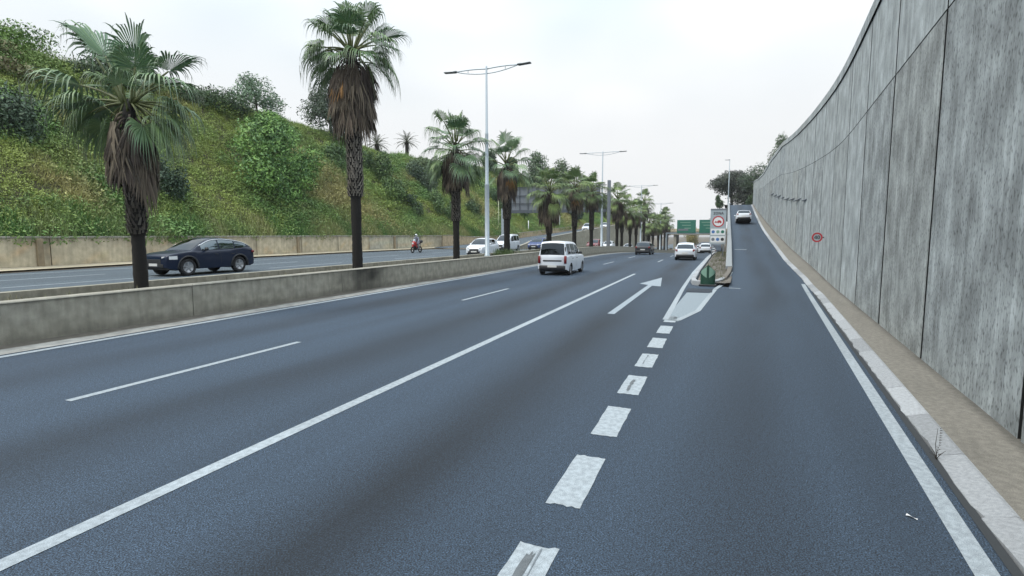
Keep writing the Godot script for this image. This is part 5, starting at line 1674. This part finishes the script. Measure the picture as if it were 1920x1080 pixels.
func build_signs():
	# the tall low-emission-zone board on the island
	var z = -55.0
	var y = e_main(z) + 0.13
	var t = thing("zone_sign", "tall pale board with a red prohibition circle on posts at the traffic island", "road sign", Vector3(-0.20, y, z))
	var b = MB.new()
	b.box(Vector3(0, 2.85, 0), Vector3(1.42, 3.4, 0.07), Basis.IDENTITY, 0.015)
	obj("board", b, M.sign_white, t)
	b = MB.new()
	b.box(Vector3(0, 4.46, 0.038), Vector3(1.4, 0.16, 0.01))
	obj("top_band", b, M.grey_panel, t)
	for x in [-0.5, 0.5]:
		b = MB.new().soft()
		b.tube([Vector3(x, -0.2, -0.09), Vector3(x, 4.5, -0.09)], 0.05, 8)
		obj("post", b, M.steel, t)
	words(t, "lettering", "ZONA", 0.24, M.sign_black, Vector3(0, 4.1, 0.042))
	b = MB.new()
	ring_mesh(b, 0.42, 0.53, Vector3(0, 3.32, 0.045), Vector3.RIGHT, Vector3.UP, 0.01)
	obj("red_ring", b, M.sign_red, t)
	b = MB.new()
	b.plate(disc(0.42), Vector3(0, 3.32, 0.039), Vector3.RIGHT, Vector3.UP, 0.004)
	obj("disc", b, M.white, t)
	b = MB.new()
	b.plate(PackedVector2Array([Vector2(-0.1, -0.10), Vector2(-0.1, 0.0), Vector2(-0.06, 0.03), Vector2(-0.01, 0.12), Vector2(0.18, 0.12), Vector2(0.24, 0.02), Vector2(0.30, 0.0), Vector2(0.30, -0.10)]), Vector3(0, 3.32, 0.047), Vector3.RIGHT, Vector3.UP, 0.007)
	for x in [0.0, 0.2]: b.plate(disc(0.055, 14), Vector3(x, 3.21, 0.047), Vector3.RIGHT, Vector3.UP, 0.007)
	for k in 3: b.plate(disc([0.05, 0.065, 0.05][k], 14), Vector3(-0.16 - 0.06 * k, 3.25 + 0.05 * (k % 2), 0.047), Vector3.RIGHT, Vector3.UP, 0.007)
	obj("car_symbol", b, M.sign_red, t)
	for r in 2:
		b = MB.new()
		b.box(Vector3(0, 2.35 - 0.72 * r, 0.038), Vector3(1.3, 0.6, 0.01))
		obj("sub_panel", b, M.white, t)
		for k in 3:
			b = MB.new()
			b.plate(disc(0.15), Vector3(-0.42 + 0.42 * k, 2.35 - 0.72 * r, 0.05), Vector3.RIGHT, Vector3.UP, 0.007)
			obj("sticker_symbol", b, [M.sign_blue, M.marker_pale, M.sign_green, M.grey_panel, M.sign_blue, M.sign_black][r * 3 + k], t)
	# speed limit on the wall
	z = -29.3
	var s = thing("speed_limit_sign", "small round red-rimmed speed limit sign fixed to the tall wall", "road sign", Vector3(x_wall(z) - 0.30, e_ramp(z) + 1.90, z), 0.0)
	b = MB.new()
	b.plate(disc(0.23), Vector3(0, 0, 0.0), Vector3.RIGHT, Vector3.UP, 0.02)
	obj("plate", b, M.sign_white, s)
	b = MB.new()
	ring_mesh(b, 0.16, 0.23, Vector3(0, 0, 0.006), Vector3.RIGHT, Vector3.UP, 0.006)
	obj("red_rim", b, M.sign_red, s)
	words(s, "number", "40", 0.17, M.sign_black, Vector3(0, 0, 0.006))
	b = MB.new()
	b.box(Vector3(0.17, 0.0, -0.06), Vector3(0.42, 0.06, 0.05))
	b.box(Vector3(0.34, 0.0, -0.08), Vector3(0.06, 0.5, 0.12))
	obj("bracket", b, M.dark_steel, s)
	# green divergence marker at the tip of the island
	var g = thing("divergence_marker", "dark green rounded divergence marker with two pale arrow panels at the island's tip", "traffic marker", Vector3(-0.42, 0.0, -24.35))
	var rings = []
	var hs = []
	for i in 13:
		var a = lerpf(-PI * 0.5, PI * 0.5, i / 12.0)
		hs.append([sin(a) * 0.30, cos(a) * 0.17, 0.92 - 0.28 * absf(sin(a))])
	var dm = MB.new().soft()
	for i in 12:
		var p = hs[i]
		var q = hs[i + 1]
		for k in 4:
			dm.quad(Vector3(p[0], lerpf(0.06, p[2], k / 4.0), p[1]), Vector3(q[0], lerpf(0.06, q[2], k / 4.0), q[1]), Vector3(q[0], lerpf(0.06, q[2], (k + 1) / 4.0), q[1]), Vector3(p[0], lerpf(0.06, p[2], (k + 1) / 4.0), p[1]))
		dm.flat()
		dm.quad(Vector3(p[0], p[2], p[1]), Vector3(q[0], q[2], q[1]), Vector3(q[0], q[2] - 0.02, -0.15), Vector3(p[0], p[2] - 0.02, -0.15))
		dm.quad(Vector3(p[0], 0.06, -0.15), Vector3(p[0], p[2] - 0.02, -0.15), Vector3(q[0], q[2] - 0.02, -0.15), Vector3(q[0], 0.06, -0.15))
		dm.soft()
	obj("drum", dm, M.marker_green, g)
	for sd in [-1.0, 1.0]:
		b = MB.new().soft()
		b.grid(6, 4, func(u, v):
			var a = sd * lerpf(0.16, 1.12, u)
			var lo = lerpf(0.36, 0.56, u)
			var hi = lerpf(0.84, 0.64, u)
			return Vector3(sin(a) * 0.308, lerpf(lo, hi, v), cos(a) * 0.176), null, sd < 0)
		obj("arrow_panel", b, M.marker_pale, g)
	b = MB.new()
	b.box(Vector3(0, 0.04, 0.0), Vector3(0.72, 0.08, 0.46), Basis.IDENTITY, 0.02)
	obj("base", b, M.black, g)
	# grey back of the gantry sign over the opposite road
	z = -74.0
	var ga = thing("sign_gantry", "grey back of a large motorway sign on a gantry over the opposite road", "gantry", Vector3(0, e_main(z), z), 0.05)
	for i in 5:
		b = MB.new()
		b.box(Vector3(-27.2 + 2.6 * i, 7.5, 0), Vector3(2.57, 3.5, 0.08), Basis.IDENTITY, 0.01)
		obj("panel", b, M.grey_panel, ga)
	for i in 11:
		b = MB.new()
		b.box(Vector3(-28.3 + 1.28 * i, 7.5, 0.09), Vector3(0.09, 3.5, 0.1))
		obj("rib", b, M.grey_rib, ga)
	for yy in [5.75, 6.9, 8.0, 9.2]:
		b = MB.new()
		b.box(Vector3(-21.8, yy, 0.17 if yy > 6.0 else 0.3), Vector3(14.4, 0.1 if yy > 6.0 else 0.42, 0.07 if yy > 6.0 else 0.4))
		obj("beam", b, M.grey_rib, ga)
	b = MB.new()
	b.box(Vector3(-14.25, 4.9, 0.3), Vector3(0.42, 9.8, 0.5), Basis.IDENTITY, 0.04)
	obj("column", b, M.grey_panel, ga)
	b = MB.new()
	b.box(Vector3(-29.5, 3.3, 0.3), Vector3(0.4, 5.8, 0.4), Basis.IDENTITY, 0.04)
	obj("column", b, M.steel, ga)
	# green direction signs ahead
	z = -148.0
	var gs = thing("direction_signs", "two green motorway direction signs on a gantry before the far bridge", "gantry", Vector3(0, e_main(z), z))
	for i in 2:
		b = MB.new()
		b.box(Vector3([-8.3, -3.0][i], 7.15, 0), Vector3([4.7, 4.2][i], 3.4, 0.1), Basis.IDENTITY, 0.02)
		var sg = obj("sign_panel", b, M.sign_green, gs)
		b = MB.new()
		for k in 3: b.box(Vector3([-8.3, -3.0][i] + 0.3 * (k - 1), 8.2 - 0.75 * k, 0.06), Vector3([2.6, 2.2, 1.6][k], 0.2, 0.015))
		obj("line_of_text", b, M.marker_pale, sg)
	b = MB.new()
	b.box(Vector3(-9.1, 6.3, 0.06), Vector3(2.6, 0.5, 0.02))
	obj("dark_strip", b, M.grey_panel, gs)
	b = MB.new()
	b.box(Vector3(-6.2, 5.4, -0.3), Vector3(14.4, 0.35, 0.35))
	obj("beam", b, M.steel, gs)
	for x in [-13.3, 0.9]:
		b = MB.new()
		b.box(Vector3(x, 2.7, -0.3), Vector3(0.4, 5.5, 0.4), Basis.IDENTITY, 0.04)
		obj("column", b, M.steel, gs)
	# lamps
	var lab = ["tall twin-armed street lamp on the median, the nearest one", "second twin-armed street lamp, beside the dark gantry column", "third twin-armed street lamp, in front of a tall palm", "fourth and farthest twin-armed street lamp, faint above the palms"]
	for i in 4:
		var lz = -32.1 - 36.3 * i
		lamp(lab[i], lz, -14.2, 12.0, true, 2.15, e_main(lz) + 0.8)
	lamp("grey lamp pole at the top of the exit ramp, in front of the umbrella pine", -113.5, 1.25, 8.6, false, 0.01, e_ramp(-113.5) + 0.2)
	lamp("thin pole beside the end of the tall wall, right of the umbrella pine", -128.0, 6.6, 5.4, false, 0.01, 8.3)
	var pole = MB.new().soft()
	pole.tube([Vector3(0, -0.3, 0), Vector3(0, 7.6, 0)], [0.08, 0.06], 8)
	pole.box(Vector3(0.25, 7.55, 0), Vector3(0.6, 0.1, 0.2), Basis.IDENTITY, 0.02)
	var po = obj("pole", pole, plain(L(0.42, 0.46, 0.30), 0.6))
	po.position = Vector3(-34.2, 1.5, -82.0)
	tag(po, "thin yellowish pole at the foot of the slope, right of the nearest lamp post", "pole")
	for i in 2:
		var sp = MB.new().soft()
		sp.tube([Vector3(0, -0.3, 0), Vector3(0, [2.6, 5.2][i], 0)], [0.09, 0.08], 8)
		var so = obj("white_post", sp, M.white)
		so.position = [Vector3(-33.2, e_slip(-94.0) + 0.3, -94.0), Vector3(-32.4, e_slip(-112.0) + 0.2, -112.0)][i]
		tag(so, ["short white post on the verge below the left part of the grey sign", "white post below the middle of the grey sign"][i], "post")
	# a scrap of paper on the road
	var sc = MB.new()
	sc.grid(6, 3, func(u, v): return Vector3((u - 0.5) * 0.075, 0.004 + 0.006 * sin(u * 4.0 + v * 2.0), (0.5 - v) * lerpf(0.03, 0.016, u) + 0.012 * u))
	var so2 = obj("paper_scrap", sc, M.white)
	so2.position = Vector3(1.478, 0.006, -4.83)
	so2.rotation.y = -0.5
	tag(so2, "small white scrap of paper on the asphalt near the right edge line", "litter")

func _ready():
	# camera, sky, sun, exposure
	var cam := Camera3D.new()
	cam.name = "camera"
	cam.position = Vector3(0, 2.2, 0)
	cam.rotation_degrees = Vector3(-5.7106, 21.2095, 0)
	cam.fov = 56.738
	cam.near = 0.05
	cam.far = 2500.0
	add_child(cam)
	cam.make_current()
	var env := Environment.new()
	env.background_mode = Environment.BG_SKY
	var sky := Sky.new()
	var pano := PanoramaSkyMaterial.new()
	var w := 512
	var h := 256
	var im := Image.create(w, h, false, Image.FORMAT_RGBF)
	var cloud := noise(71, 1.6, 4)
	for j in h:
		var el = (0.5 - (j + 0.5) / h) * PI
		for i in w:
			var az = TAU * (i + 0.5) / w
			var d = Vector3(sin(az) * cos(el), sin(el), cos(az) * cos(el))
			var up = maxf(d.y, 0.0)
			var k = 0.655 + 1.15 * pow(up, 2.2)
			var n = cloud.get_noise_3d(d.x * 1.2, d.y * 3.0, d.z * 1.2)
			k *= 1.0 + 0.16 * n * smoothstep(0.05, 0.4, up)
			var blue = smoothstep(0.08, 0.6, up) * clampf(0.6 - n * 0.9, 0.0, 1.0)
			im.set_pixel(i, j, Color(k * (0.985 - 0.20 * blue), k * (1.0 - 0.05 * blue), k * (1.012 + 0.05 * blue)) if el > 0 else Color(0.3, 0.3, 0.3))
	pano.panorama = ImageTexture.create_from_image(im)
	sky.sky_material = pano
	env.sky = sky
	env.tonemap_mode = Environment.TONE_MAPPER_LINEAR
	env.tonemap_exposure = 1.4
	env.fog_enabled = true
	env.fog_density = 0.00025
	env.fog_light_color = Color(0.95, 0.97, 1.0)
	env.sdfgi_enabled = true
	env.ssao_enabled = true
	env.ssil_enabled = true
	var we := WorldEnvironment.new()
	we.name = "world_environment"
	we.environment = env
	add_child(we)
	var sun := DirectionalLight3D.new()
	sun.name = "sun"
	sun.light_energy = 0.5
	sun.light_color = Color(1.0, 0.96, 0.9)
	sun.light_angular_distance = 25.0
	sun.shadow_enabled = true
	sun.rotation_degrees = Vector3(-56, -42, 0)
	add_child(sun)
	bumpy = noise(1, 0.03, 3)
	fine = noise(2, 0.22, 3)
	make_materials()
	build_ground()
	build_island()
	build_tall_wall()
	build_median()
	build_low_wall()
	build_far_roads()
	build_hill()
	build_palms()
	build_vehicles()
	build_signs()
	build_trees()
